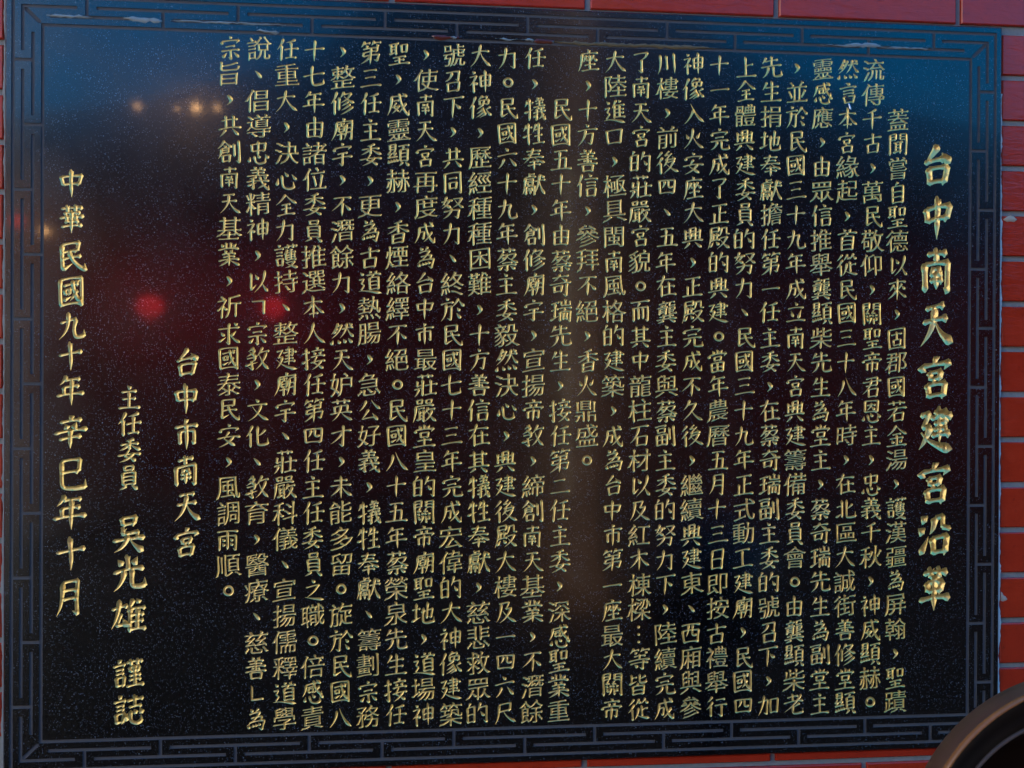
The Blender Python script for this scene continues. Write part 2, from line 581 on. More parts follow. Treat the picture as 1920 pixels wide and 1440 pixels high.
# brush strokes of the characters cut largest or most often: type letter then points on a 100 x 100 grid, y down
# h level, v upright, V needle, p falling left, n falling right, d dot, t rising, z level-turn, g turn with hook,
# k level with hook, y level then falling left, w upright-bend-hook, x slanting hook, j upright hook, q plain bends
ROOF = 'd46 2 55 13;d19 20 14 37;k19 24 86 18 75 33;'
YAN = 'd18 2 28 11;h4 24 42 18;h12 37 36 34;h12 50 36 47;v12 62 16 92;z12 63 38 60 34 89;h16 89 36 87;'
STROKES = {
'台': 'p52 3 36 26 18 42;h16 43 68 33;d62 20 84 43;v26 56 32 93;z26 57 77 52 69 88;h33 87 70 84',
'中': 'v18 28 24 58;z18 30 84 24 76 54;h24 56 77 51;V50 4 50 98',
'南': 'h26 16 76 11;v50 2 50 30;v18 36 20 96;g19 38 82 32 80 94 69 87;d38 42 45 53;d62 40 54 53;h34 61 66 58;h34 74 67 71;V50 56 50 92',
'天': 'h26 16 74 11;h18 45 82 38;p50 14 48 62 10 95;n50 44 62 78 97 92',
'宮': ROOF + 'v36 39 40 56;z36 40 66 37 61 53;h40 54 63 52;p50 56 46 60 42 66;v28 67 33 96;z28 68 75 63 69 93;h33 92 70 89',
'建': 'z46 14 78 10 76 34;h36 26 94 19;h46 38 78 34;h44 51 80 47;h40 64 88 58;V61 0 61 80;q10 20 32 14 15 46 34 43;p34 42 26 74 6 92;n10 56 34 86 98 93',
'沿': 'd14 6 28 18;d6 32 20 44;t10 90 32 52;p50 12 50 34 36 48;q54 13 72 9 72 34 90 37;v42 58 46 94;z42 59 82 54 76 90;h46 90 78 87',
'革': 'h20 18 82 12;v38 4 40 28;v62 2 60 26;h40 28 61 26;v30 38 34 58;z30 39 70 35 65 55;h34 57 67 54;h12 75 90 67;V50 26 50 99',
'市': 'd46 2 55 13;h12 29 90 20;v26 42 28 82;g27 43 76 38 75 78 65 71;V50 14 50 99',
'華': 'h16 16 86 11;v36 4 37 26;v64 2 62 24;h24 32 78 28;h12 47 90 40;v34 36 35 60;v66 34 65 58;h28 62 74 58;h16 77 86 70;V50 22 50 99',
'民': 'z24 12 74 7 70 34;h26 37 68 32;v24 12 24 92;t24 90 54 74;h26 58 82 50;x46 36 56 76 92 95 93 73',
'國': 'v12 9 14 96;g12 11 86 6 85 95 77 90;h15 92 84 89;h24 31 74 26;v28 44 31 60;z28 45 46 43 44 58;h31 59 46 57;t24 77 50 68;x54 15 60 62 77 82 79 66;p70 46 60 66 46 81;d66 14 74 23',
'九': 'p40 4 44 60 8 95;h12 38 68 28;w67 28 58 62 66 88 92 85 93 64',
'十': 'h10 47 90 38;V50 4 50 98',
'年': 'p34 2 28 18 14 32;h30 18 80 12;h26 41 78 35;v28 40 30 64;h5 67 96 58;V54 15 54 99',
'辛': 'd45 2 55 13;h20 21 80 15;d34 26 41 41;d66 22 57 42;h6 52 96 43;h20 71 80 64;V50 42 50 99',
'巳': 'z22 12 76 7 72 42;h24 47 70 42;w22 12 23 82 48 93 90 88 91 64',
'月': 'p30 8 34 66 10 97;g30 9 72 4 70 95 55 87;h33 32 70 29;h32 56 70 52',
'主': 'd43 2 57 15;h20 29 80 23;h24 57 76 52;v50 26 50 90;h8 93 94 87',
'任': 'p34 2 28 26 6 49;v26 30 26 98;p86 5 68 16 44 20;h38 51 96 43;v66 18 66 86;h44 88 88 84',
'委': 'p68 2 56 8 34 12;h14 27 86 20;v50 8 50 48;p48 24 34 42 10 50;n52 24 68 40 96 47;q48 50 34 73 54 82;d54 80 78 94;p68 60 56 86 12 98;h6 71 96 63',
'員': 'v34 6 36 24;z34 7 70 4 67 20;h36 22 68 19;v26 32 28 82;z26 33 76 29 75 80;h28 48 74 45;h28 63 74 60;h28 79 74 76;p40 82 30 92 12 99;d62 82 86 99',
'吳': 'v30 4 34 24;z30 5 68 2 64 20;h34 23 66 19;v36 29 33 48;q32 48 76 42 74 56;h6 67 94 58;p48 50 42 82 12 98;n54 62 66 82 94 97',
'光': 'v50 2 50 42;d22 12 34 29;d78 8 65 30;h8 47 94 38;p38 44 36 78 8 98;w60 42 60 84 76 91 95 87 95 64',
'雄': 'h4 31 46 23;p24 5 24 50 3 86;q30 46 18 78 36 75;d34 58 47 82;p62 4 56 22 44 42;v54 28 54 98;d72 3 79 15;h56 33 94 27;h56 51 90 46;h56 69 90 64;h55 91 98 86;v74 30 74 88',
'謹': YAN + 'h46 15 96 9;v60 4 61 24;v82 2 80 22;v56 31 58 46;z56 32 86 28 82 43;h58 45 84 42;h54 59 90 55;h52 73 90 69;v71 24 71 90;h44 93 99 87',
'誌': YAN + 'h46 21 98 13;v71 2 71 40;h52 41 92 36;d48 60 44 85;w58 52 61 84 78 93 93 86 91 66;d68 48 77 62;d86 46 96 62',
'一': 'h8 55 92 46', '二': 'h24 27 74 21;h8 81 94 74', '三': 'h22 19 76 13;h28 49 70 44;h6 85 96 78',
'四': 'v14 22 20 80;z14 24 86 18 80 76;p40 24 38 44 28 57;w56 22 56 44 62 51 73 48 74 42;h20 78 80 73',
'五': 'h24 15 80 9;v48 14 40 88;z22 47 72 40 68 84;h6 91 96 84',
'六': 'd43 4 57 19;h8 38 94 29;p36 50 30 74 10 93;d60 50 87 86',
'七': 'h6 50 94 34;w42 4 43 74 56 87 90 81 91 60',
'八': 'p36 20 34 58 6 91;n48 10 62 66 98 90',
'大': 'h12 37 88 28;p50 4 46 64 6 97;n50 36 62 74 98 92',
'不': 'h12 19 88 11;p54 16 42 48 6 73;V52 36 52 98;d62 46 87 68',
'人': 'p50 6 46 60 6 95;n50 30 62 72 98 92',
'之': 'd43 2 57 17;y22 35 74 28 24 79;n18 77 40 84 98 95',
'上': 'v46 6 46 90;h48 45 80 39;h6 93 96 87',
'下': 'h6 17 94 9;V48 14 48 98;d57 37 79 58',
'方': 'd43 2 55 15;h8 31 94 22;g40 49 74 43 66 92 50 85;p42 28 40 70 8 97',
'由': 'v18 32 22 93;z18 33 82 28 78 91;h20 61 80 56;h22 91 78 87;v50 2 50 88',
'心': 'd16 46 12 77;w32 34 38 80 62 91 83 83 80 58;d45 20 59 39;d75 28 93 51',
'力': 'p44 4 44 60 8 97;g12 37 80 28 74 92 57 83',
'生': 'p30 6 24 26 10 43;h24 33 82 26;h22 61 80 55;v52 2 52 90;h6 93 96 87',
'先': 'p28 6 24 20 12 35;h24 25 80 19;v52 2 52 47;h6 51 96 42;p38 50 36 82 8 98;w60 48 60 86 74 93 95 89 95 66',
'正': 'h16 15 84 9;v52 12 52 90;h54 49 82 44;v28 46 28 90;h6 93 96 86',
'成': 'h22 27 88 19;p24 26 26 70 6 98;g26 48 46 45 44 76 35 71;x50 4 57 68 92 95 94 70;p80 46 68 72 46 91;d70 3 83 15',
'在': 'h8 27 92 18;p42 2 34 42 6 65;v30 44 30 98;h42 55 90 49;v64 32 64 88;h38 91 96 85',
'全': 'p50 4 36 30 6 48;n50 6 66 30 97 45;h32 51 68 47;h30 69 70 65;v50 48 50 90;h14 94 88 88',
'千': 'p70 4 54 14 26 21;h6 49 94 40;V50 14 50 99',
'古': 'h8 31 92 22;v50 4 50 54;v24 56 28 97;z24 57 76 52 72 93;h28 93 74 89',
'口': 'v16 24 22 84;z16 26 84 20 78 80;h22 82 80 77',
'日': 'v26 12 28 95;z26 13 76 8 74 93;h28 51 74 47;h28 91 74 87',
'工': 'h18 19 82 12;v50 16 50 86;h6 89 96 82',
'川': 'p20 12 24 60 8 95;v48 16 48 80;V82 6 82 98',
'了': 'y20 15 80 8 50 40;j51 38 54 94 37 83',
'木': 'h10 35 90 26;V50 2 50 99;p48 34 34 66 6 84;n52 34 66 64 97 79',
'本': 'h10 33 90 24;V50 2 50 99;p48 32 34 62 6 79;n52 32 66 60 97 75;h32 80 70 75',
'火': 'd18 32 28 54;d82 24 66 51;p50 4 50 60 8 97;n50 44 64 80 98 94',
'入': 'p48 30 40 66 6 95;n36 6 54 66 98 92',
'久': 'p40 4 34 28 14 48;y34 27 68 20 10 97;n48 50 64 80 98 94',
'公': 'p36 8 30 34 6 54;n58 6 70 30 97 47;p46 46 36 66 20 88;h20 89 78 81;d62 64 85 95',
'文': 'd43 2 57 15;h8 31 92 22;p68 26 52 76 8 97;n28 34 54 78 97 94',
'化': 'p32 4 26 30 6 54;v24 34 24 98;p86 24 74 42 54 51;w54 8 54 78 66 89 95 85 95 60',
'石': 'h10 17 90 9;p46 14 36 56 6 82;v36 56 38 97;z36 57 82 53 78 94;h38 94 80 90',
'行': 'p30 4 24 18 8 31;p32 28 24 48 4 64;v24 46 24 98;h48 21 88 16;h42 47 96 40;j72 44 72 95 57 85',
'立': 'd43 4 57 19;h14 33 86 26;d28 42 39 72;d76 38 63 80;h6 91 96 84',
'西': 'h10 15 90 8;v14 38 20 93;z14 40 86 34 80 90;p40 12 40 50 30 66;w58 12 58 50 64 59 75 57 76 50;h20 90 82 85',
'自': 'p54 2 46 10 38 19;v26 22 28 98;z26 23 76 18 74 96;h28 47 74 43;h28 70 74 66;h28 94 74 90',
'同': 'v16 12 16 98;g16 14 84 8 83 94 72 87;h34 35 68 31;v34 52 37 80;z34 53 66 50 62 77;h37 77 64 74',
'尺': 'z26 12 74 7 72 40;h28 43 72 38;p26 12 30 66 6 97;n46 42 62 76 98 93',
'及': 'p32 14 32 62 6 95;q24 15 66 8 54 38 78 34;p77 33 60 76 20 98;n38 46 60 80 98 95',
'才': 'h8 35 92 26;j58 4 58 95 41 83;p56 32 40 62 8 82',
'未': 'h22 23 76 18;h8 45 92 37;V50 2 50 99;p48 44 34 70 6 86;n52 44 66 70 97 84',
'雨': 'h8 15 92 9;v16 34 18 97;g16 36 84 30 82 94 71 87;v50 12 50 92;d28 45 38 57;d28 65 38 77;d60 43 70 55;d60 63 70 75',
'求': 'h8 31 92 23;j50 4 50 95 37 85;d18 44 32 61;t10 86 40 64;d80 40 60 60;n52 50 68 76 97 91;d69 3 83 15',
'而': 'h8 13 92 6;p48 12 44 22 36 35;v18 36 20 95;g18 38 84 32 82 92 71 85;v40 36 41 86;v61 34 61 84',
'其': 'h12 25 88 18;v32 6 33 72;v68 4 67 70;h34 41 66 37;h34 55 66 51;h6 75 96 67;p36 78 28 88 12 97;d60 75 87 96',
'共': 'h18 29 82 22;v34 8 35 60;v66 6 65 58;h6 65 96 57;p34 68 28 82 10 97;d60 65 87 94',
'安': ROOF + 'p50 34 40 52 32 66;d32 64 78 94;p70 54 56 86 12 98;h6 61 96 53',
'宇': ROOF + 'h30 49 72 44;h8 67 94 59;j52 46 52 96 37 86',
'宗': ROOF + 'h32 47 70 42;h12 65 90 57;j51 60 51 97 39 88;d34 72 16 92;d64 68 85 90',
'完': ROOF + 'h32 45 70 40;h10 61 92 53;p40 60 36 86 8 98;w60 58 60 88 72 94 95 91 95 72',
'北': 'v34 8 34 90;h10 41 32 36;t6 88 36 70;p84 26 74 40 58 49;w56 6 56 80 68 89 97 85 97 60',
'丁': 'h8 20 92 12;j52 16 52 95 38 84',
}

GUANG = 'd48 0 57 12;h22 20 92 14;p23 20 24 66 4 99;'
CHI = 'p30 2 22 16 6 30;p32 26 22 46 2 62;v22 48 22 99;'
REN = 'p27 2 21 28 2 54;v18 36 18 99;'
NIU = 'p18 10 14 26 4 40;h16 26 42 21;v26 2 26 99;t2 66 44 50;'
SHOU = 'h4 26 34 21;j20 2 20 95 8 85;t0 68 36 50;'
DAO = 'v70 16 70 70;j90 3 90 96 76 87;'
ZHU = 'p24 0 18 12 6 24;h20 12 46 8;d28 16 35 27;p66 0 60 10 52 20;h62 11 94 6;d74 14 82 25;'
CHUO = 'd14 6 26 19;q8 38 26 34 16 54;q16 54 26 62 14 82;n4 88 30 80 99 97;'
XIN4 = 'd18 70 12 92;w34 64 42 90 60 97 82 91 82 68;d48 57 59 74;d80 57 95 77;'
def sub(t, x0, y0, x1, y1):
    out = []
    for st in t.split(';'):
        if st:
            q = [float(v) for v in st[1:].split()]
            out.append(st[0] + ' '.join('%.1f' % ((x0 + v * (x1 - x0) / 100) if i % 2 == 0 else (y0 + v * (y1 - y0) / 100)) for i, v in enumerate(q)))
    return ';'.join(out) + ';'
CAO = 'h6 50 94 40;v32 8 33 90;v68 4 66 84'
ZHUI = 'p34 0 24 24 4 46;v22 30 22 99;d52 0 63 13;h24 31 92 24;h24 51 88 46;h24 70 88 65;h24 92 98 86;v58 28 58 90'
YE = 'h4 11 96 4;p50 10 44 18 34 25;v20 26 20 78;z20 27 82 24 80 76;h22 43 80 40;h22 59 80 56;h22 76 80 73;p38 80 28 92 6 99;d60 79 92 98'
STROKES.update({
'的': sub('p44 2 36 12 26 22;v16 24 20 93;z16 25 80 20 76 91;h20 57 76 53;h20 90 76 86', 0, 0, 48, 100) + sub('p30 2 24 22 4 44;g22 27 84 20 78 92 52 83;d32 44 59 65', 50, 0, 100, 100),
'為': 'd27 4 36 18;p60 3 54 12 46 20;y22 27 66 20 12 76;z30 45 74 39 70 56;g24 63 86 56 78 95 61 87;d26 72 21 87;d38 71 41 84;d50 69 55 82;d62 66 69 79',
'聖': sub('h8 13 92 7;v26 12 26 72;v68 10 68 92;h28 33 66 30;h28 52 66 49;t8 82 80 68', 6, 0, 54, 60) + sub('v16 10 22 95;z16 12 84 6 76 92;h22 92 80 86', 56, 8, 92, 48) + 'h24 67 80 62;v50 65 50 94;h30 81 72 77;h6 97 96 91',
'神': 'd16 3 27 14;y6 29 32 24 3 66;v20 48 20 99;d25 49 36 63;' + sub('v16 26 20 74;z16 27 84 22 80 72;h20 49 80 45;h20 72 78 68;V50 2 50 99', 40, 0, 100, 100),
'蔡': sub(CAO, 8, 0, 92, 26) + sub('p34 0 26 20 6 42;y30 14 54 9 12 56;d28 22 36 31;y58 10 88 5 62 40;n50 20 70 44 98 54;h30 57 72 52;h10 71 90 64;j51 66 51 97 38 90;d33 75 16 91;d64 73 85 90', 0, 24, 100, 100),
'興': 'v18 14 20 60;h20 29 34 26;h20 45 34 42;v82 10 80 58;h66 27 80 24;h66 43 80 40;v38 8 40 58;g38 9 62 5 62 58 55 54;h44 23 56 20;v44 32 45 47;z44 33 57 30 56 45;h5 69 95 60;p36 72 28 86 10 98;d60 71 88 96',
'顯': sub('v16 10 18 95;z16 12 84 6 82 92;h18 52 82 48;h18 92 82 87', 10, 0, 44, 28) + 'q18 31 8 45 22 43;q22 43 8 61 26 58;q38 29 29 43 42 41;q42 41 29 59 46 56;d8 70 12 86;d19 69 24 83;d31 67 36 81;d41 65 49 79;' + sub(YE, 50, 0, 100, 100),
'第': ZHU + 'z16 33 78 28 76 45;h20 47 76 42;v20 46 16 63;g18 63 86 57 80 84 65 79;V50 28 50 99;p48 64 32 84 8 95',
'廟': GUANG + 'h30 29 56 25;v43 20 43 38;v32 38 33 62;z32 39 56 36 54 60;h33 51 54 48;h33 62 54 59;h25 75 60 70;v43 62 43 98;p66 26 68 70 56 97;g66 27 90 23 88 94 77 87;h68 46 87 44;h68 64 87 62',
'帝': 'd44 0 55 11;h16 19 84 12;d33 20 41 33;d67 18 57 31;d14 37 9 51;k14 40 90 34 81 47;v28 54 30 86;g29 55 74 51 73 82 62 76;V51 40 51 99',
'善': 'd33 1 42 13;d67 0 57 13;h18 21 82 15;h24 33 76 28;h8 46 92 38;v50 14 50 60;d34 46 39 56;d66 44 60 55;h6 66 94 58;v28 70 32 98;z28 71 74 68 69 96;h32 96 70 92',
'堂': 'v50 0 50 19;d27 5 36 19;d73 3 61 18;d16 21 11 37;k16 24 88 18 79 33;v34 36 36 57;z34 37 68 34 64 55;h36 56 65 53;h22 71 80 65;v50 58 50 92;h5 96 96 89',
'奉': 'h20 17 80 11;h26 31 76 26;h5 47 94 38;p48 2 40 42 6 68;n52 42 68 56 98 64;h32 63 70 58;h24 77 78 71;V50 52 50 99',
'獻': 'v30 0 30 15;h32 8 50 4;p12 18 14 60 2 97;k14 19 54 14 49 25;q22 27 46 24 44 34;h20 37 50 33;z22 43 46 40 44 53;v22 42 24 55;h24 54 45 52;v16 60 16 98;g16 61 54 57 53 96 46 91;d27 63 32 72;d43 62 38 71;h24 78 46 75;V35 76 35 96;h55 37 98 28;p74 4 72 64 50 98;n74 36 82 70 100 95;d81 6 93 21',
'以': 'v22 12 24 82;t23 84 47 62;d40 20 53 41;p83 4 79 62 36 97;n70 56 82 78 97 94',
'關': 'v12 4 12 99;z12 5 40 2 39 28;h14 17 38 14;h14 30 38 27;v60 3 60 28;g60 4 90 1 89 96 79 89;h62 16 88 13;h62 29 88 26;q34 34 24 48 38 46;q60 34 52 48 66 46;d31 53 25 63;d41 51 45 61;d58 51 54 61;d69 49 75 59;v28 67 28 81;q28 82 43 79 43 68;v58 66 58 96;p44 64 44 82 34 96;v72 64 72 80;h59 81 72 78',
'義': 'd33 0 42 10;d67 0 57 10;h20 17 80 12;h26 28 76 24;v50 10 50 37;h6 43 92 35;p46 44 34 50 14 55;h4 67 96 58;j30 52 30 97 19 91;t6 84 46 70;x58 42 66 78 92 97 94 78;p83 70 70 82 48 95;d73 41 85 51',
'然': 'p34 2 24 28 6 50;y32 17 48 13 8 68;d21 23 30 33;d15 35 24 45;h50 31 95 23;p70 6 66 46 42 70;n72 30 80 50 99 67;d79 5 91 17;d15 74 7 95;d35 75 43 93;d57 74 67 92;d77 72 93 93',
'修': REN + 'v36 26 36 80;p58 2 50 16 40 29;y54 15 86 9 40 51;n56 22 72 40 99 49;p74 44 62 54 46 63;p82 54 66 70 46 81;p93 64 72 88 42 99',
'感': 'h24 19 88 12;p24 18 24 46 6 68;h32 31 54 27;v34 36 36 53;z34 37 54 35 52 51;h36 52 53 49;x56 2 62 44 88 62 90 46;p81 26 70 42 54 56;d69 1 83 12;d20 69 13 91;w36 66 42 90 60 97 80 91 80 70;d49 59 60 75;d79 57 95 77',
'信': REN + 'd57 1 69 13;h38 25 97 18;h46 39 86 34;h46 53 86 48;v46 64 50 98;z46 65 86 61 82 96;h50 96 82 91',
'龔': 'd27 0 34 9;h12 15 50 10;d21 17 27 27;d43 15 36 26;h8 33 52 28;v18 38 16 63;g18 39 46 36 45 62 37 57;h20 48 44 45;h20 55 44 53;h58 9 82 5;v60 6 60 24;h60 25 84 20;v62 30 62 60;q62 32 84 29 84 40;h64 43 82 40;h66 51 80 48;k64 61 92 57 92 49;h18 73 82 67;v36 62 36 83;v64 61 64 82;h5 86 96 79;p36 87 28 94 8 99;d62 85 90 98',
'奇': 'h16 17 85 9;p48 0 42 16 18 33;d53 17 78 33;h5 46 96 37;v24 54 28 82;z24 55 58 51 54 80;h28 79 56 75;j78 42 78 97 63 87',
'瑞': 'h6 21 40 15;h8 49 38 44;v24 18 24 82;t3 90 45 74;v70 2 70 27;v50 10 52 28;q52 29 91 25 91 8;h44 43 98 36;p70 42 66 50 58 57;v48 56 48 99;g48 57 94 53 93 97 84 91;v63 58 63 93;v78 57 78 92',
'副': 'h6 11 56 6;v16 20 18 39;z16 21 50 18 47 37;h18 38 48 35;v10 48 12 95;z10 49 58 45 55 93;v34 48 34 91;h12 71 55 67;h12 93 56 88;' + DAO,
'於': 'd23 0 33 12;h2 27 54 20;g24 41 46 37 42 94 25 85;p24 26 24 70 2 98;p75 4 64 26 48 43;n74 8 84 26 100 40;d69 44 81 59;d67 68 84 91',
'努': 'p25 2 18 26 6 42;p37 14 30 38 4 54;d12 35 42 51;h3 25 49 18;y54 13 90 7 50 52;n60 18 74 40 97 49;p46 52 44 82 8 99;g13 68 78 60 72 95 57 87',
'殿': 'z14 7 50 3 48 20;h16 23 48 20;p14 6 16 62 2 98;v24 28 24 60;v40 27 40 59;h18 41 50 37;h11 62 54 56;d25 67 11 87;d37 65 51 81;p62 4 62 24 52 43;q62 7 84 3 84 31 96 32;y56 51 86 45 44 98;n58 60 74 82 100 95',
'像': REN + 'p59 0 50 10 38 21;y56 9 76 5 68 19;v44 22 46 41;z44 23 86 19 82 39;h46 40 82 36;v64 20 62 38;p62 38 52 50 34 59;j58 54 74 82 48 97;p62 58 52 70 34 79;p68 70 54 84 32 94;p93 48 84 56 76 63;n74 58 84 76 100 88',
'座': GUANG + 'p42 26 38 44 28 58;d41 39 51 51;p73 24 68 42 58 57;d73 36 88 52;v56 24 56 90;h34 71 80 65;h20 95 96 87',
'後': CHI + 'q60 2 44 20 58 18;q72 12 46 40 82 34;d74 24 87 41;p54 42 46 56 34 67;y54 51 82 45 32 98;n48 58 66 80 100 94',
'莊': sub(CAO, 12, 0, 88, 22) + 'v38 24 38 99;v16 30 14 54;h14 55 36 50;h4 67 36 62;p22 66 18 86 4 98;h48 53 99 45;v72 26 72 90;h48 95 97 87',
'嚴': 'v20 4 22 20;z20 5 42 2 39 18;h22 19 40 17;v58 3 60 19;z58 4 82 1 78 17;h60 18 78 16;h10 31 91 24;p14 30 14 70 2 98;h26 41 50 37;v30 46 30 86;v46 44 46 97;h30 59 46 57;h30 71 46 69;t18 88 55 78;p67 34 60 50 52 63;h62 47 95 40;p83 46 76 78 48 99;n62 52 78 80 100 97',
'接': SHOU + 'd61 0 71 10;h44 19 96 13;d53 21 60 34;d85 19 76 33;h40 43 100 36;q64 44 50 67 68 80;d66 78 90 95;p85 58 70 84 40 99;h37 67 100 59',
'業': 'v40 0 40 23;v60 0 60 23;d19 5 28 19;d83 3 71 18;h6 29 94 22;d33 31 41 43;d69 29 59 42;h22 49 80 44;h26 61 76 57;h6 74 94 67;V50 46 50 99;p46 74 34 86 8 96;n54 74 68 84 96 93',
'牲': NIU + sub(STROKES['生'], 42, 0, 100, 100),
'創': 'p32 0 22 20 2 37;n32 4 44 20 62 31;d27 21 37 31;z18 37 46 33 44 52;h20 45 44 42;h20 54 44 51;p18 36 18 62 4 80;v22 66 24 95;z22 67 52 63 49 93;h24 92 50 88;' + DAO,
'敎': 'p35 2 26 12 12 21;d21 5 42 21;p39 18 26 32 6 43;d19 23 48 43;y10 51 44 46 28 63;j28 60 32 96 13 85;t2 80 55 66;p71 2 62 24 48 44;h62 25 98 17;p87 24 80 68 44 98;n60 36 74 72 100 95',
'護': YAN + 'h46 13 98 7;v60 2 61 18;v82 0 80 17;p59 22 52 34 42 45;v52 34 52 67;d69 19 76 29;h54 37 92 32;h54 47 90 43;h54 56 90 52;h53 67 94 62;v72 32 72 65;y50 77 86 72 44 99;n54 80 72 92 100 98',
'忠': 'v22 14 26 46;z22 15 80 10 76 44;h26 45 76 40;v50 0 50 60;' + XIN4,
'威': 'h20 19 88 12;p22 18 24 68 4 98;h30 37 52 32;q40 44 30 62 50 79;p53 52 44 74 24 90;h25 64 57 56;x54 2 60 66 92 95 94 72;p81 42 70 66 52 86;d69 1 83 13',
'從': CHI + 'p53 4 48 18 38 31;d51 13 61 26;p81 2 74 16 64 29;d79 13 94 28;v66 36 66 86;h68 55 93 49;p51 44 48 74 30 97;n44 78 64 92 100 95',
'來': 'h10 21 90 14;p33 26 28 40 12 56;d33 35 45 48;p71 24 66 38 56 52;d71 35 88 50;V50 2 50 99;p48 52 34 74 4 90;n52 52 68 72 98 86',
'固': 'v12 8 14 98;g12 10 87 5 85 95 76 89;h15 93 84 89;h26 33 74 27;v50 18 50 54;v34 56 36 82;z34 57 68 54 65 80;h36 80 66 77',
'金': 'p50 2 38 28 4 50;n50 5 66 28 98 44;h32 45 70 40;h20 63 80 57;v50 44 50 92;d27 67 36 84;d75 65 63 82;h6 96 94 89',
'老': 'h22 19 72 13;v46 2 46 38;h5 43 94 34;p87 6 62 52 4 86;p77 48 62 58 50 65;w46 56 46 86 58 95 90 90 91 68',
'皆': 'v20 6 20 46;h22 23 44 19;t9 50 48 36;p85 10 74 20 60 27;w58 4 58 36 66 44 88 40 89 24;p53 46 46 54 36 61;v26 60 28 99;z26 61 78 57 75 97;h28 79 75 75;h28 97 75 93',
'當': 'v50 0 50 17;d27 3 36 17;d73 1 61 16;d16 19 11 35;k16 22 88 16 79 31;v36 32 38 49;z36 33 66 30 63 47;h38 48 64 45;v24 58 27 98;z24 59 78 55 75 96;h27 78 75 74;h27 96 75 92;v51 57 51 94',
'等': ZHU + 'h26 39 76 34;v50 28 50 54;h4 58 95 50;h12 72 90 65;j68 56 68 98 53 90;d31 75 45 90',
'香': 'p67 0 54 6 32 11;h8 27 92 19;v50 8 50 54;p48 26 34 42 4 54;n52 26 68 40 98 48;v28 58 30 99;z28 59 74 55 71 97;h30 78 71 74;h30 96 71 92',
'地': 'h4 37 36 30;v20 8 20 78;t1 88 41 68;g42 46 88 32 84 68 73 65;v66 2 66 74;w50 26 50 80 60 93 95 88 96 64',
'首': 'd33 0 42 12;d69 0 58 13;h6 23 95 15;p52 20 44 30 34 34;v26 36 26 98;z26 37 78 33 76 96;h28 55 76 52;h28 74 76 71;h28 95 76 92',
'道': 'd51 0 58 10;d83 0 74 11;h40 19 98 13;p68 16 62 24 56 29;v50 30 50 82;z50 31 88 28 86 80;h52 47 86 44;h52 63 86 60;h52 79 86 76;' + CHUO,
'進': sub(ZHUI, 34, 0, 98, 82) + CHUO,
'言': sub(YAN, 4, 0, 210, 100),
'聞': 'v12 4 12 99;z12 5 40 2 39 28;h14 17 38 14;h14 30 38 27;v60 3 60 28;g60 4 90 1 89 96 79 89;h62 16 88 13;h62 29 88 26;h30 42 72 38;v40 41 40 80;v61 39 61 92;h41 54 60 52;h41 67 60 65;t28 87 74 76',
'國': STROKES['國'],
'別': STROKES['力'],
'君': 'z22 11 76 6 73 42;h6 28 95 20;h22 45 74 40;p48 12 42 56 6 84;v34 60 37 98;z34 61 78 57 74 96;h37 95 75 92',
'恩': 'v20 4 22 54;z20 5 82 1 80 52;h22 53 80 50;h32 24 70 20;p52 12 48 34 32 46;d52 28 68 44;' + XIN4,
'召': 'g22 13 78 7 71 47 58 41;p47 12 44 36 14 52;v26 58 30 97;z26 59 76 54 72 95;h30 94 72 90',
'加': 'p28 6 28 60 2 96;g4 34 46 28 42 92 28 84;v58 28 62 90;z58 29 94 24 90 88;h62 88 90 84',
'若': sub(CAO, 6, 0, 94, 26) + 'h6 42 95 33;p50 28 42 58 4 86;v36 62 39 98;z36 63 80 58 76 96;h39 95 77 92',
'英': sub(CAO, 6, 0, 94, 26) + 'v22 34 24 60;z22 35 78 30 76 58;h4 66 96 58;p50 26 46 76 8 98;n52 62 66 82 98 95',
'市': STROKES['市'],
})
STROKES['犧'] = NIU + sub(STROKES['義'], 41, 0, 101, 100)
del STROKES['別']

PROF = {
 'h': ((0,.42),(.06,.70),(.2,.54),(.5,.48),(.78,.58),(.9,1.0),(.97,1.0),(1,.5)),
 'v': ((0,.35),(.06,.95),(.14,1.05),(.3,.80),(.65,.76),(.9,.88),(1,.35)),
 'V': ((0,.35),(.06,.95),(.14,1.02),(.3,.80),(.7,.74),(1,.06)),
 'p': ((0,.30),(.05,.9),(.14,1.08),(.35,.82),(.7,.52),(1,.05)),
 'n': ((0,.18),(.2,.36),(.55,.78),(.78,1.22),(.86,1.12),(1,.06)),
 'd': ((0,.10),(.35,.70),(.72,1.22),(.9,1.0),(1,.35)),
 't': ((0,.45),(.12,1.02),(.5,.6),(1,.05)),
 'c': ((0,.9),(.2,.84),(.6,.78),(.92,.86),(1,.40)),
 'm': ((0,.42),(.06,.68),(.25,.52),(.6,.48),(.85,.70),(1,.95)),
 'K': ((0,1.0),(.25,.72),(1,.04)),
 'T': ((0,1.0),(.3,.8),(.7,.5),(1,.05)),
 'b': ((0,.8),(.5,.72),(1,.8)),
 'W': ((0,.35),(.05,.95),(.12,1.0),(.3,.76),(.6,.78),(.9,1.0),(1,.9)),
}

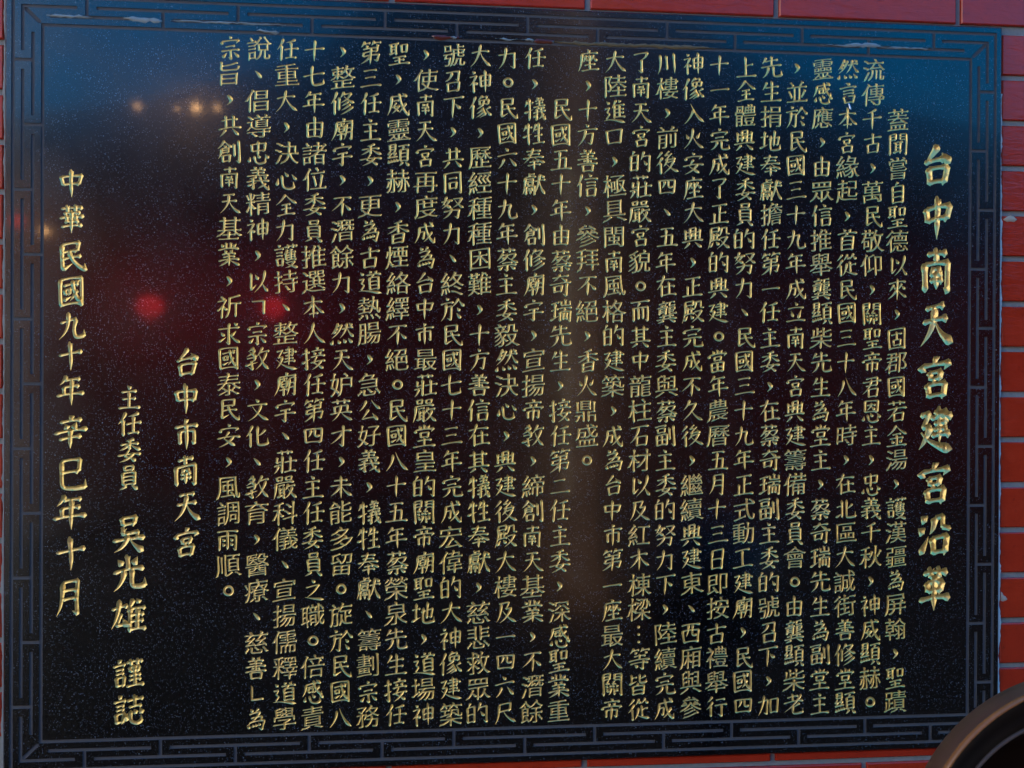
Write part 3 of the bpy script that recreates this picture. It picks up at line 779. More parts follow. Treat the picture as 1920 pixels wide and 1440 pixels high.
def leg(kind, pts, w):
    """one brush leg as a closed outline; pts in em units (y up), smooth through the given points"""
    P = np.array(pts, float)
    if len(P) == 2:
        n = max(7, int(math.hypot(*(P[1] - P[0])) / 0.055))
        t = np.linspace(0, 1, n)
        C = P[0] + (P[1] - P[0]) * t[:, None]
        if kind in 'hm': C[:, 1] += 0.012 * np.sin(np.pi * t) - 0.014 * np.clip((t - .86) / .14, 0, 1) * (kind == 'h')
    else:
        Q = np.vstack((2 * P[0] - P[1], P, 2 * P[-1] - P[-2]))
        C = []
        for i in range(1, len(Q) - 2):
            a, b, c, d = Q[i - 1:i + 3]
            m = 6
            for k in range(m + (i == len(Q) - 3)):
                t = k / m
                C.append(.5 * (2 * b + (c - a) * t + (2 * a - 5 * b + 4 * c - d) * t * t + (3 * b - a - 3 * c + d) * t ** 3))
        C = np.array(C)
    dd = np.hypot(*np.diff(C, axis=0).T)
    s = np.concatenate(([0], np.cumsum(dd)))
    L = s[-1]
    # more samples where the profile turns quickly
    tt = np.unique(np.round(np.concatenate((s / L, [a for a, _ in PROF[kind]])), 3))
    C = np.stack((np.interp(tt, s / L, C[:, 0]), np.interp(tt, s / L, C[:, 1])), 1)
    T = np.gradient(C, axis=0)
    T /= np.maximum(np.hypot(T[:, 0], T[:, 1]), 1e-9)[:, None]
    Nn = np.stack((-T[:, 1], T[:, 0]), 1)
    W = np.interp(tt, [a for a, _ in PROF[kind]], [b for _, b in PROF[kind]]) * w / 2
    if kind == 'd' : W *= 1.05
    A, B = C + Nn * W[:, None], C - Nn * W[:, None]
    if kind in 'vV':                       # slanting touch at the top
        A[0] += (0.01, -0.3 * w); B[0] += (-.12 * w, .10 * w)
    e0 = C[0] - T[0] * W[0] * .7
    e1 = C[-1] + T[-1] * W[-1] * .7
    out = np.vstack((B, [e1], A[::-1], [e0]))
    return out if area(out) > 0 else out[::-1]

def stroke_glyph(ch, w):
    polys = []
    for st in STROKES[ch].split(';'):
        if not st: continue
        k = st[0]
        q = [float(x) for x in st[1:].split()]
        p = [((q[i] - 50) / 108, (50 - q[i + 1]) / 108) for i in range(0, len(q), 2)]
        if k in 'hvVdt': polys.append(leg(k, p, w))
        elif k in 'pn':
            (ax, ay), (bx, by), (cx, cy) = p
            pts = [((1 - t) ** 2 * ax + 2 * t * (1 - t) * bx + t * t * cx, (1 - t) ** 2 * ay + 2 * t * (1 - t) * by + t * t * cy) for t in (0, .25, .5, .75, 1)]
            polys.append(leg(k, pts, w))
        elif k == 'z': polys += [leg('m', p[:2], w), leg('c', p[1:], w)]
        elif k == 'g': polys += [leg('m', p[:2], w), leg('b', p[1:3], w), leg('K', p[2:], w)]
        elif k == 'k': polys += [leg('m', p[:2], w), leg('K', p[1:], w * 1.1)]
        elif k == 'y':
            c = ((p[1][0] * .55 + p[2][0] * .45) + .02, (p[1][1] + p[2][1]) / 2 - .03)
            polys += [leg('m', p[:2], w), leg('T', [p[1], c, p[2]], w)]
        elif k == 'w': polys += [leg('W', p[:-1], w), leg('K', p[-2:], w)]
        elif k == 'j': polys += [leg('W', p[:-1], w), leg('K', p[-2:], w)]
        elif k == 'x':
            (ax, ay), (bx, by), (cx, cy) = p[:3]
            pts = [((1 - t) ** 2 * ax + 2 * t * (1 - t) * bx + t * t * cx, (1 - t) ** 2 * ay + 2 * t * (1 - t) * by + t * t * cy) for t in (0, .25, .5, .75, 1)]
            polys += [leg('W', pts, w), leg('K', p[2:], w)]
        elif k == 'q':
            for i in range(len(p) - 1): polys.append(leg('b', p[i:i + 2], w * .85))
    return polys

ALL = sorted(set(TITLE + ''.join(BODY) + DATE + TEMPLE + SIGN) - set(PUNCT) - set(STROKES) - {'　'})
RAW = load_outlines(ALL)
_allp = np.concatenate([np.concatenate(c) for c in RAW.values() if c])
_bx = [(np.concatenate(c).min(0), np.concatenate(c).max(0)) for c in RAW.values() if c]
CX = float(np.median([(a[0] + b[0]) / 2 for a, b in _bx]))
CY = float(np.median([(a[1] + b[1]) / 2 for a, b in _bx]))
WID = float(np.percentile([b[0] - a[0] for a, b in _bx], 90))
KEM = 0.92 / WID

OUT = {}
def outline(ch, weight):
    key = (ch, weight)
    if key in OUT: return OUT[key]
    if ch in CUSTOM:
        cs = [resample(np.array(c, float)) for c in CUSTOM[ch]]
    elif ch in STROKES:
        ph = rng.uniform(0, 6.28, 4)
        cs = [resample(warp(c, ph, 0.055), 0.1) for c in stroke_glyph(ch, 0.106 + weight * 4.6)]
    else:
        cs = [(c - np.array((CX, CY))) * KEM for c in RAW[ch]]
        if sum(area(c) for c in cs) < 0: cs = [c[::-1] for c in cs]
        ph = rng.uniform(0, 6.28, 4)
        sh = rng.uniform(0.095, 0.13)
        res = []
        for c in cs:
            c = brush(c)
            c = offset(c, weight + 0.006, 0.15 if weight < 0.01 else 0.8)
            c = resample(warp(c, ph, sh))
            if len(c) >= 3: res.append(c)
        cs = res
    OUT[key] = cs
    return cs

GM = {}
def glyph_mesh(ch, weight, depth, cap):
    key = (ch, weight)
    if key not in GM:
        v, f = carve(outline(ch, weight), depth, cap)
        me = mesh_from('carved_stroke', v, f, None, True)
        me.materials.append(M_GOLD)
        GM[key] = me
    return GM[key]

# ------------------------------------------------------------------ plaque
LX = [0.7100, 0.7237, 0.7380, 0.7515]
LZ = [0.5222, 0.5357, 0.5492, 0.5635]
OX, OZ = 0.7630, 0.5755
HW = 0.0024
GD = 0.0016
plaque = bpy.data.objects.new('stone_plaque', None)
COL.objects.link(plaque)
tag(plaque, 'black polished granite plaque carved with gilded vertical Chinese text inside a fret border', 'plaque')

slab = Soup()
groove = Soup()

# border: fret of straight grooves
rects = []
def hline(x0, x1, z, s=1):
    for sg in (1, -1): rects.append((x0, x1, sg * z - HW, sg * z + HW))
def vline(x, z0, z1):
    for sg in (1, -1): rects.append((sg * x - HW, sg * x + HW, z0, z1))
PX, PZ = 0.2161, 0.1884
GAP = 0.0135
hline(-LX[3] - HW, LX[3] + HW, LZ[3]); vline(LX[3], -LZ[3], LZ[3])
hline(-LX[0] - HW, LX[0] + HW, LZ[0]); vline(LX[0], -LZ[0], LZ[0])
def segs(lo, hi, cuts):
    e = [lo]
    for c in cuts: e += [c - GAP, c + GAP]
    e.append(hi)
    return [(e[i], e[i + 1]) for i in range(0, len(e), 2)]
Ax = [k * PX for k in range(-3, 4)]
Bx = [(k + 0.5) * PX for k in range(-3, 3)]
Az = [(k + 0.5) * PZ for k in range(-3, 3)]
Bz = [k * PZ for k in range(-2, 3)]
for a, b in segs(-LX[2] - HW, LX[2] + HW, Ax): hline(a, b, LZ[2])
for a, b in segs(-LX[1] + 0.024, LX[1] - 0.024, Bx): hline(a, b, LZ[1])
for a, b in segs(-LZ[2], LZ[2], Az): vline(LX[2], a, b)
for a, b in segs(-LZ[1] + 0.024, LZ[1] - 0.024, Bz): vline(LX[1], a, b)
for x in Ax:
    for s in (1, -1): rects.append((x - HW, x + HW, min(s * LZ[1], s * LZ[3]), max(s * LZ[1], s * LZ[3])))
for x in Bx:
    for s in (1, -1): rects.append((x - HW, x + HW, min(s * LZ[0], s * LZ[2]), max(s * LZ[0], s * LZ[2])))
for z in Az:
    for s in (1, -1): rects.append((min(s * LX[1], s * LX[3]), max(s * LX[1], s * LX[3]), z - HW, z + HW))
for z in Bz:
    for s in (1, -1): rects.append((min(s * LX[0], s * LX[2]), max(s * LX[0], s * LX[2]), z - HW, z + HW))
rects = np.array(rects)
BV = 0.0022
FX, FZ = LX[0] - HW, LZ[0] - HW          # the inscribed field
EX, EZ = OX - BV, OZ - BV
xs = np.unique(np.round(np.concatenate((rects[:, 0], rects[:, 1], [-EX, EX, -FX, FX])), 6))
zs = np.unique(np.round(np.concatenate((rects[:, 2], rects[:, 3], [-EZ, EZ, -FZ, FZ])), 6))
xs = xs[(xs >= -EX - 1e-6) & (xs <= EX + 1e-6)]
zs = zs[(zs >= -EZ - 1e-6) & (zs <= EZ + 1e-6)]
nx, nz = len(xs) - 1, len(zs) - 1
G = np.zeros((nx, nz), int)             # 0 land, 1 groove, 2 none
mx, mz = (xs[1:] + xs[:-1]) / 2, (zs[1:] + zs[:-1]) / 2
for r in rects:
    ix = np.where((mx > r[0]) & (mx < r[1]))[0]
    iz = np.where((mz > r[2]) & (mz < r[3]))[0]
    if len(ix) and len(iz): G[ix[0]:ix[-1] + 1, iz[0]:iz[-1] + 1] = 1
G[np.ix_(np.abs(mx) < FX, np.abs(mz) < FZ)] = 2
cx0, cx1 = LX[0] + HW, LX[2] - HW
cz0, cz1 = LZ[0] + HW, LZ[2] - HW
G[np.ix_((np.abs(mx) > cx0) & (np.abs(mx) < cx1), (np.abs(mz) > cz0) & (np.abs(mz) < cz1))] = 2
for i in range(nx):
    for j in range(nz):
        if G[i, j] == 2: continue
        y = 0.0 if G[i, j] == 0 else GD
        (slab if G[i, j] == 0 else groove).face([(xs[i], y, zs[j]), (xs[i + 1], y, zs[j]), (xs[i + 1], y, zs[j + 1]), (xs[i], y, zs[j + 1])])
        if G[i, j] == 1:
            for di, dj in ((1, 0), (-1, 0), (0, 1), (0, -1)):
                a, b = i + di, j + dj
                if 0 <= a < nx and 0 <= b < nz and G[a, b] == 1: continue
                if di:
                    x = xs[i + 1] if di > 0 else xs[i]
                    q = [(x, 0, zs[j]), (x, 0, zs[j + 1]), (x, GD, zs[j + 1]), (x, GD, zs[j])]
                else:
                    z = zs[j + 1] if dj > 0 else zs[j]
                    q = [(xs[i], 0, z), (xs[i + 1], 0, z), (xs[i + 1], GD, z), (xs[i], GD, z)]
                groove.face(q)
# mitre cuts in the four corners
for sx in (1, -1):
    for sz in (1, -1):
        Wd, Hd = cx1 - cx0, cz1 - cz0
        s = 0.17
        P = lambda a, b, y=0.0: (sx * (cx0 + a * Wd), y, sz * (cz0 + b * Hd))
        slab.face([P(s, 0), P(1, 0), P(1, 1 - s)])
        slab.face([P(0, s), P(1 - s, 1), P(0, 1)])
        hexa = [(0, 0), (s, 0), (1, 1 - s), (1, 1), (1 - s, 1), (0, s)]
        groove.face([P(a, b, GD) for a, b in hexa])
        for (a, b), (c, d) in (((s, 0), (1, 1 - s)), ((1 - s, 1), (0, s))):
            groove.face([P(a, b), P(c, d), P(c, d, GD), P(a, b, GD)])
# arris, sides and the body behind
o4 = [(-OX, -OZ), (OX, -OZ), (OX, OZ), (-OX, OZ)]
i4 = [(-EX, -EZ), (EX, -EZ), (EX, EZ), (-EX, EZ)]
for k in range(4):
    a, b = k, (k + 1) % 4
    slab.face([(i4[a][0], 0, i4[a][1]), (o4[a][0], BV, o4[a][1]), (o4[b][0], BV, o4[b][1]), (i4[b][0], 0, i4[b][1])])
    slab.face([(o4[a][0], BV, o4[a][1]), (o4[a][0], 0.03, o4[a][1]), (o4[b][0], 0.03, o4[b][1]), (o4[b][0], BV, o4[b][1])])
slab.face([(-EX, 0.0105, -EZ), (EX, 0.0105, -EZ), (EX, 0.0105, EZ), (-EX, 0.0105, EZ)])

# inscription: strips of stone with the letters cut out, and the gilded cuts themselves
PITX, PITZ, ZTOP = 0.04133, 0.03835, 0.4986
def rect_face(x0, x1, z0, z1):
    if x1 - x0 > 1e-5 and z1 - z0 > 1e-5:
        slab.face([(x0, 0, z0), (x1, 0, z0), (x1, 0, z1), (x0, 0, z1)])

def engrave(ch, cx, cz, ex, ez, weight, x0, x1, z0, z1, depth=1.0, cap=0.06):
    """cut one letter into its cell; returns mesh and placement"""
    conts = outline(ch, weight)
    th = random.gauss(0, 0.012)
    ex *= random.uniform(0.965, 1.035)
    ez *= random.uniform(0.965, 1.035)
    if ch not in PUNCT:
        cx += random.gauss(0, 0.012) * ex
        cz += random.gauss(0, 0.012) * ez
    c, s = math.cos(th), math.sin(th)
    allp = np.concatenate(conts)
    X = ex * (allp[:, 0] * c - allp[:, 1] * s)
    Z = ez * (allp[:, 0] * s + allp[:, 1] * c)
    # keep inside the cell
    mgn = 0.0004
    cx = min(max(cx, x0 + mgn - X.min()), x1 - mgn - X.max()) if X.max() - X.min() < x1 - x0 - 2 * mgn else (x0 + x1) / 2 - (X.max() + X.min()) / 2
    cz = min(max(cz, z0 + mgn - Z.min()), z1 - mgn - Z.max()) if Z.max() - Z.min() < z1 - z0 - 2 * mgn else (z0 + z1) / 2 - (Z.max() + Z.min()) / 2
    kx = min(1.0, (x1 - x0 - 2 * mgn) / (X.max() - X.min()))
    kz = min(1.0, (z1 - z0 - 2 * mgn) / (Z.max() - Z.min()))
    T = np.array(((ex * c * kx, -ex * s * kx), (ez * s * kz, ez * c * kz)))
    Ti = np.linalg.inv(T)
    rc = [tuple(Ti @ np.array((qx - cx, qz - cz))) for qx, qz in ((x0, z0), (x1, z0), (x1, z1), (x0, z1))]
    v, f, ins = cdt(conts, rc)
    w = v @ T.T + np.array((cx, cz))
    base = len(slab.v)
    slab.v += [(float(a), 0.0, float(b)) for a, b in w]
    for t in f[~ins]:
        slab.f.append((base + int(t[0]), base + int(t[1]), base + int(t[2])))
        slab.m.append(0)
    me = glyph_mesh(ch, weight, depth, cap)
    Mx = Matrix(((T[0, 0], 0, T[0, 1], cx), (0, (ex + ez) / 2, 0, 0), (T[1, 0], 0, T[1, 1], cz), (0, 0, 0, 1)))
    return me, Mx

def column(x, entries, x0, x1, label, split):
    """entries: (char, z, half cell height, em x, em z, weight)"""
    root = None
    if split:
        root = bpy.data.objects.new('text_column', None)
        COL.objects.link(root)
        root.parent = plaque
        root.location = (x, 0, 0)
        root['label'] = label
    V, F = [], []
    z_prev = FZ
    for ch, z, hh, ex, ez, wt in entries:
        zt, zb = min(z + hh, z_prev), z - hh
        rect_face(x0, x1, zt, z_prev)
        if ch == '　':
            rect_face(x0, x1, zb, zt)
        else:
            dpt, cap = (0.95, 0.066) if wt < 0.005 else (0.72, 0.075)
            me, Mx = engrave(ch, x, z, ex, ez, wt, x0, x1, zb, zt, dpt, cap)
            if split:
                o = bpy.data.objects.new('punctuation_mark' if ch in PUNCT else 'carved_character', me)
                COL.objects.link(o)
                o.parent = root
                o.matrix_local = Matrix.Translation((-x, 0, 0)) @ Mx
            else:
                b = len(V)
                V += [tuple(Mx @ q.co) for q in me.vertices]
                F += [tuple(b + i for i in p.vertices) for p in me.polygons]
        z_prev = zb
    rect_face(x0, x1, -FZ, z_prev)
    if not split:
        me = mesh_from('text_column', V, F, None, True)
        o = obj('text_column', me, M_GOLD, plaque)
        o['label'] = label
        o['kind'] = 'stuff'

EM = 0.0375
XC26 = -0.4438
body_x = [XC26 + PITX * (25 - i) for i in range(26)]
ORD = ['first', 'second', 'third', 'fourth', 'fifth', 'sixth', 'seventh', 'eighth', 'ninth', 'tenth', 'eleventh', 'twelfth',
       'thirteenth', 'fourteenth', 'fifteenth', 'sixteenth', 'seventeenth', 'eighteenth', 'nineteenth', 'twentieth', 'twenty-first',
       'twenty-second', 'twenty-third', 'twenty-fourth', 'twenty-fifth', 'twenty-sixth']
xl26 = XC26 - PITX / 2
xr1 = body_x[0] + PITX / 2
# the large title
ent = [(c, 0.352 - 0.0841 * k, 0.042, 0.066, 0.077, 0.016) for k, c in enumerate(TITLE)]
column(0.6545, ent, xr1, FX, 'large gilded title column at the right', True)
budget = 300 - len(TITLE) - len(DATE) - len(TEMPLE) - len(SIGN)
split_from = 26
tot = 0
for i in range(25, -1, -1):
    n = len(BODY[i].replace('　', ''))
    if tot + n > budget: break
    tot += n
    split_from = i
for i, s in enumerate(BODY):
    ent = []
    for k, c in enumerate(s):
        ent.append((c, ZTOP - PITZ * k, PITZ / 2, EM, EM, 0.0))
    x = body_x[i]
    column(x, ent, x - PITX / 2, x + PITX / 2, '%s body column of text counted from the title' % ORD[i], i >= split_from)
b27 = (XC26 - PITX / 2 + 0) 
x27l = -0.5458
ent = [(c, 0.0316 - 0.0531 * k, 0.0265, 0.047, 0.050, 0.009) for k, c in enumerate(TEMPLE)]
column(-0.505, ent, x27l, xl26, 'temple name in medium gilded characters', True)
x28l = -0.6280
zz = [-0.0201, -0.0588, -0.0970, -0.1370, -0.2195, -0.2775, -0.3395, -0.4265, -0.4793]
em28 = [0.039] * 4 + [0.056] * 3 + [0.048] * 2
hh28 = [0.0188] * 3 + [0.0195] + [0.029, 0.029, 0.030] + [0.0264] * 2
ent = [(c, zz[k], hh28[k], em28[k], em28[k] * 1.02, (0.006 if k < 4 else 0.010 if k < 6 else 0.006)) for k, c in enumerate(SIGN)]
column(-0.5865, ent, x28l, x27l, 'signature column with the larger name in its middle', True)
zd = [0.2933, 0.2404, 0.1856, 0.1334, 0.0854, 0.0406, -0.0096, -0.0707, -0.131, -0.1877, -0.2472, -0.3133]
ed = [0.045, 0.046, 0.049, 0.045, 0.044, 0.045, 0.046, 0.053, 0.050, 0.053, 0.053, 0.054]
hd = [0.026, 0.0262, 0.0262, 0.0258, 0.0222, 0.0224, 0.026, 0.030, 0.0285, 0.0275, 0.031, 0.034]
ent = [(c, zd[k], hd[k], ed[k], ed[k] * 1.04, 0.008) for k, c in enumerate(DATE)]
column(-0.669, ent, -FX, x28l, 'date column at the left edge', True)

obj('slab', slab.mesh('slab'), M_GRAN, plaque)
obj('fret_groove', groove.mesh('fret_groove'), M_GROOVE, plaque)

# dried sealant, stains and the chipped character
def blob(name, pts, material, parent, y=-0.0012, jag=0.0006, th=0.0011):
    """thin smear with an uneven edge: pts are (x, z, half height)"""
    V, F = [], []
    m = len(pts)
    for x, z, h in pts:
        j1, j2 = random.gauss(0, jag), random.gauss(0, jag)
        V += [(x, 0.0002, z + h + j1), (x, -th * random.uniform(.5, 1.2), z + h * .35 + random.gauss(0, jag * .6)),
              (x, -th * random.uniform(.4, 1.1), z - h * .4 + random.gauss(0, jag * .6)), (x, 0.0002, z - h + j2)]
    for i in range(m - 1):
        for k in range(3):
            a = i * 4 + k
            F.append((a + 1, a, a + 4, a + 5))
    F += [(0, 1, 2, 3), tuple((m - 1) * 4 + k for k in (3, 2, 1, 0))]
    return obj(name, mesh_from(name, V, F, None, True), material, parent)

def smear(x0, x1, z, h, n=None, slope=0.0, **kw):
    n = n or max(6, int((x1 - x0) / 0.006))
    pts = []
    for i in range(n + 1):
        t = i / n
        env = min(1, 6 * t, 6 * (1 - t)) * .85 + .15
        pts.append((x0 + (x1 - x0) * t, z + slope * t + random.gauss(0, .0005), h * env * random.uniform(.6, 1.2)))
    return pts
blob('sealant_smear', smear(-0.705, -0.640, 0.5362, 0.0022), M_RESID, plaque)
blob('sealant_smear', smear(-0.596, -0.541, 0.5366, 0.0042, slope=-0.003), M_RESID, plaque)
blob('sealant_smear', smear(-0.530, -0.362, 0.5352, 0.0017), M_RESID, plaque)
blob('sealant_smear', smear(-0.405, -0.372, 0.5255, 0.0016, slope=-.002), M_RESID, plaque, jag=.001)
blob('sealant_smear', smear(-0.118, -0.108, 0.5262, 0.0022), M_RESID, plaque)
blob('sealant_smear', smear(-0.050, -0.004, 0.5268, 0.0011), M_RESID, plaque)
blob('sealant_smear', smear(-0.004, 0.010, 0.5272, 0.0030), M_RESID, plaque)
blob('sealant_smear', smear(0.462, 0.647, 0.5362, 0.0016), M_RESID, plaque)
blob('sealant_smear', smear(0.505, 0.560, 0.5385, 0.0036), M_RESID, plaque)
blob('brown_stain', smear(-0.146, -0.100, 0.5262, 0.0034), M_RUST, plaque, th=.0006)
blob('brown_stain', smear(0.010, 0.040, 0.5255, 0.0036), M_RUST, plaque, th=.0006)
blob('brown_stain', smear(0.038, 0.292, 0.5250, 0.0030), M_STAIN, plaque, th=.0004, jag=.0004)
blob('chip_scar', [(0.5035, .4590, .0015), (.5060, .4560, .004), (.5085, .4535, .003), (.511, .452, .001)], simple('dark broken stone', (0.02, 0.018, 0.016), .5), plaque)
blob('chip_scar', [(0.5080, .4450, .0010), (.5095, .4425, .0045), (.5110, .4395, .004), (.5125, .4370, .001)],
     simple('bright broken stone', (0.75, 0.75, 0.80), .12, 0.6, .1), plaque)

# ------------------------------------------------------------------ brick wall
WALLY, BRY = 0.0115, 0.0060
wall = bpy.data.objects.new('brick_wall', None)
COL.objects.link(wall)
tag(wall, 'red glazed brick wall in running bond with grey joints around the black plaque', 'wall')
s = Soup()
XW0, XW1, ZW0, ZW1 = -4.0, 4.0, -1.52, 1.9
s.face([(XW0, WALLY, ZW0), (XW1, WALLY, ZW0), (XW1, WALLY, ZW1), (XW0, WALLY, ZW1)])
s.box(XW0, XW1, WALLY + 0.03, 0.24, ZW0, ZW1)
obj('mortar', s.mesh('mortar'), M_MORTAR, wall)

CZ, CXP = 0.0727, 0.2997
JH = 0.0088
def brick_mesh(w, h):
    d, b = 0.02, 0.0016
    ins = [(b, 0), (0, b)]
    V, F = [], []
    # front face inset by b, then arris to full size, then the sides back into the joint
    fr = [(-w / 2 + b, 0, -h / 2 + b), (w / 2 - b, 0, -h / 2 + b), (w / 2 - b, 0, h / 2 - b), (-w / 2 + b, 0, h / 2 - b)]
    md = [(-w / 2, b, -h / 2), (w / 2, b, -h / 2), (w / 2, b, h / 2), (-w / 2, b, h / 2)]
    bk = [(x, d, z) for x, _, z in md]
    V = fr + md + bk
    F = [(0, 1, 2, 3)]
    for k in range(4):
        a, c = k, (k + 1) % 4
        F += [(a, a + 4, c + 4, c), (a + 4, a + 8, c + 8, c + 4)]
    return mesh_from('brick', V, F)
BM = {}
def put_brick(x0, x1, z0, z1):
    w, h = x1 - x0, z1 - z0
    if w < 0.006 or h < 0.006: return
    key = (round(w, 4), round(h, 4))
    if key not in BM:
        BM[key] = brick_mesh(w, h)
        BM[key].materials.append(M_BRICK)
    o = bpy.data.objects.new('brick', BM[key])
    COL.objects.link(o)
    o.parent = wall
    o.location = ((x0 + x1) / 2, BRY + random.uniform(-.0008, .0012), (z0 + z1) / 2)
    o.rotation_euler = (random.gauss(0, .004), random.gauss(0, .0012), random.gauss(0, .003))
CL = 0.0052
px0, px1, pz0, pz1 = -OX - 0.0045, OX + 0.0048, -OZ - 0.0012, OZ + CL
for k in range(-3, 18):
    zt = 0.5703 - CZ * k - JH / 2
    zb = 0.5703 - CZ * (k + 1) + JH / 2
    off = 0.0937 + (CXP / 2 if k % 2 == 0 else 0)
    for q in range(-5, 6):
        x0 = off + CXP * q + JH / 2
        x1 = x0 + CXP - JH
        if x1 < -1.25 or x0 > 1.25: continue
        if zb >= pz1 - 1e-6 or zt <= pz0 + 1e-6 or x1 <= px0 or x0 >= px1:
            put_brick(x0, x1, zb, zt)
            continue
        if zt > pz1 and zt - pz1 > 0.02:                     # course running above the plaque
            put_brick(x0, x1, pz1, zt); continue
        if zb < pz0 and pz0 - zb > 0.01:                      # course running below it
            put_brick(x0, x1, zb, pz0); continue
        if x0 < px0: put_brick(x0, px0, zb, zt)
        if x1 > px1: put_brick(px1, x1, zb, zt)

# pale mortar squeezed out along the right and left edge of the plaque
def bead(x, side, z0, z1, wmean, jag):
    V, F = [], []
    n = int((z1 - z0) / 0.004)
    wv = wmean
    for i in range(n + 1):
        z = z0 + (z1 - z0) * i / n
        wv += random.gauss(0, jag) + (wmean - wv) * 0.18
        wv = max(0.0012, wv)
        V += [(x, 0.0035, z), (x + side * wv * .6, 0.0032, z), (x + side * wv, 0.0075, z), (x + side * (wv + .001), 0.0125, z)]
    for i in range(n):
        for k in range(3):
            a = i * 4 + k
            F.append((a, a + 1, a + 5, a + 4) if side > 0 else (a + 1, a, a + 4, a + 5))
    return mesh_from('mortar_bead', V, F, None, True)
obj('mortar_bead', bead(OX, 1, -0.575, 0.47, 0.0042, 0.0009), M_BEAD, wall)
obj('mortar_bead', bead(-OX, -1, -0.60, 0.575, 0.0040, 0.0005), M_MORTAR, wall)
blob('mortar_chip', [(0.770, .269, .001), (.776, .2700, .0042), (.782, .2705, .0045), (.788, .2700, .0040), (.792, .270, .001)], M_CHIP, wall).location.y = BRY - .0004
blob('mortar_chip', [(0.7690, -.334, .008), (.7715, -.337, .007), (.774, -.339, .005), (.777, -.340, .0035), (.7795, -.340, .001)], M_CHIP, wall).location.y = BRY - .0004

# ------------------------------------------------------------------ round vessel standing before the plaque
RM = camo.rotation_quaternion.to_matrix()
def campt(X, Y, Z):          # right, down, forward of the lens
    return Vector(camo.location) + RM @ Vector((X, -Y, -Z))
ves = bpy.data.objects.new('round_vessel', None)
COL.objects.link(ves)
tag(ves, 'dark brown lacquered round vessel with glossy rim before the lower right plaque corner', 'vessel')
ves.location = (0.4619, -0.609, -0.4425)
ves.rotation_euler = (R(90), 0, 0)                      # its mouth faces out from the wall
RV = 0.1726
def arc(cx, cy, r, a0, a1, n): return [(cx + r * math.cos(R(a0 + (a1 - a0) * k / n)), cy + r * math.sin(R(a0 + (a1 - a0) * k / n))) for k in range(n + 1)]
v, f = lathe([(0.0, -0.15), (0.055, -0.145), (0.100, -0.09), (0.138, -0.04), (0.160, -0.012), (RV - .003, -0.001), (RV, 0.004), (RV, 0.026)], 96)
obj('body', mesh_from('body', v, f, None, True), M_VESSEL, ves)
v, f = lathe([(RV, 0.026), (RV + .0003, 0.0285), (RV - .0004, 0.0310), (RV - .0014, 0.0320), (RV - .0030, 0.0316), (RV - .004, 0.030), (RV - .0048, 0.026)], 128)
obj('rim', mesh_from('rim', v, f, None, True), M_VRIM, ves)
v, f = lathe([(RV - .0048, 0.026), (RV - .012, 0.012), (0.142, 0.002), (0.129, 0.000), (0.125, -0.012), (0.105, -0.06), (0.06, -0.105), (0.0, -0.115)], 96)
obj('inner_wall', mesh_from('inner_wall', v, f, None, True), M_VIN, ves)
v, f = lathe(arc(0.127, 0.001, 0.0022, 180, 0, 8), 128)
obj('reflection_ring', mesh_from('reflection_ring', v, f, None, True), simple('grey brown reflection arc', (0.11, 0.075, 0.06), .35, 0.1, .2, 30), ves)  # ring added to stand in for a reflected arc inside the mouth

v, f = lathe([(0.0, -1.0575), (0.17, -1.0575), (0.17, -1.03), (0.06, -0.99), (0.035, -0.9), (0.035, -0.30), (0.07, -0.20), (0.11, -0.16), (0.0, -0.15)], 40)
v = [(a, h, -b - 0.045) for a, b, h in v]
obj('stand', mesh_from('stand', v, f, None, True), M_VESSEL, ves)

# ------------------------------------------------------------------ the court behind the viewer, seen mirrored in the stone
GZ = -1.5
g = Soup()
g.face([(-60, -80, GZ), (60, -80, GZ), (60, 0.3, GZ), (-60, 0.3, GZ)])
tag(obj('courtyard_paving', g.mesh('courtyard_paving'), simple('dark granite paving', (0.007, 0.007, 0.007), .95, 0, .3, 6, **{'Specular IOR Level': 0.05})), kind='structure')

M_DARKWOOD = simple('dark red lacquered timber', (0.09, 0.018, 0.012), .45, 0, .35, 12)
M_TILE = simple('dark glazed roof tile', (0.010, 0.006, 0.005), .9, 0, .35, 10, **{'Specular IOR Level': 0.08})
M_PLASTER = simple('aged red plaster', (0.42, 0.036, 0.016), .9, 0, .3, 3, **{'Specular IOR Level': 0.1})
# opposite hall: gabled front with eaves, open dark interior
hall = bpy.data.objects.new('temple_hall', None)
COL.objects.link(hall)
tag(hall, 'dark gabled temple hall across the court', 'building')
HY = -9.0
s = Soup()
s.box(-14, 16, HY - 2.7, HY - 2.5, GZ, 2.2)
obj('back_wall', s.mesh('back_wall'), M_PLASTER, hall)
s = Soup()
def prism(s, poly, y0, y1):
    n = len(poly)
    s.face([(x, y1, z) for x, z in poly])
    s.face([(x, y0, z) for x, z in poly[::-1]])
    for k in range(n):
        (xa, za), (xb, zb) = poly[k], poly[(k + 1) % n]
        s.face([(xa, y1, za), (xa, y0, za), (xb, y0, zb), (xb, y1, zb)])
prism(s, [(-13, 1.85), (-13, 2.3), (-5.4, 2.55), (-3.0, 2.95), (-1.2, 3.5), (-0.35, 4.6), (2.5, 4.5), (3.2, 3.75), (4.8, 3.2), (6.6, 2.85), (15, 2.3), (15, 1.85)], HY - 5.2, HY - 0.3)
obj('roof', s.mesh('roof'), M_TILE, hall)
for x in (-4.5, -1.9, 1.6, 3.4, 5.1):
    v, f = lathe([(0.19, GZ), (0.19, 2.0)], 24)
    v = [(a + x, b + HY - 0.9, c) for a, b, c in v]
    obj('column', mesh_from('column', v, f, None, True), M_DARKWOOD, hall)

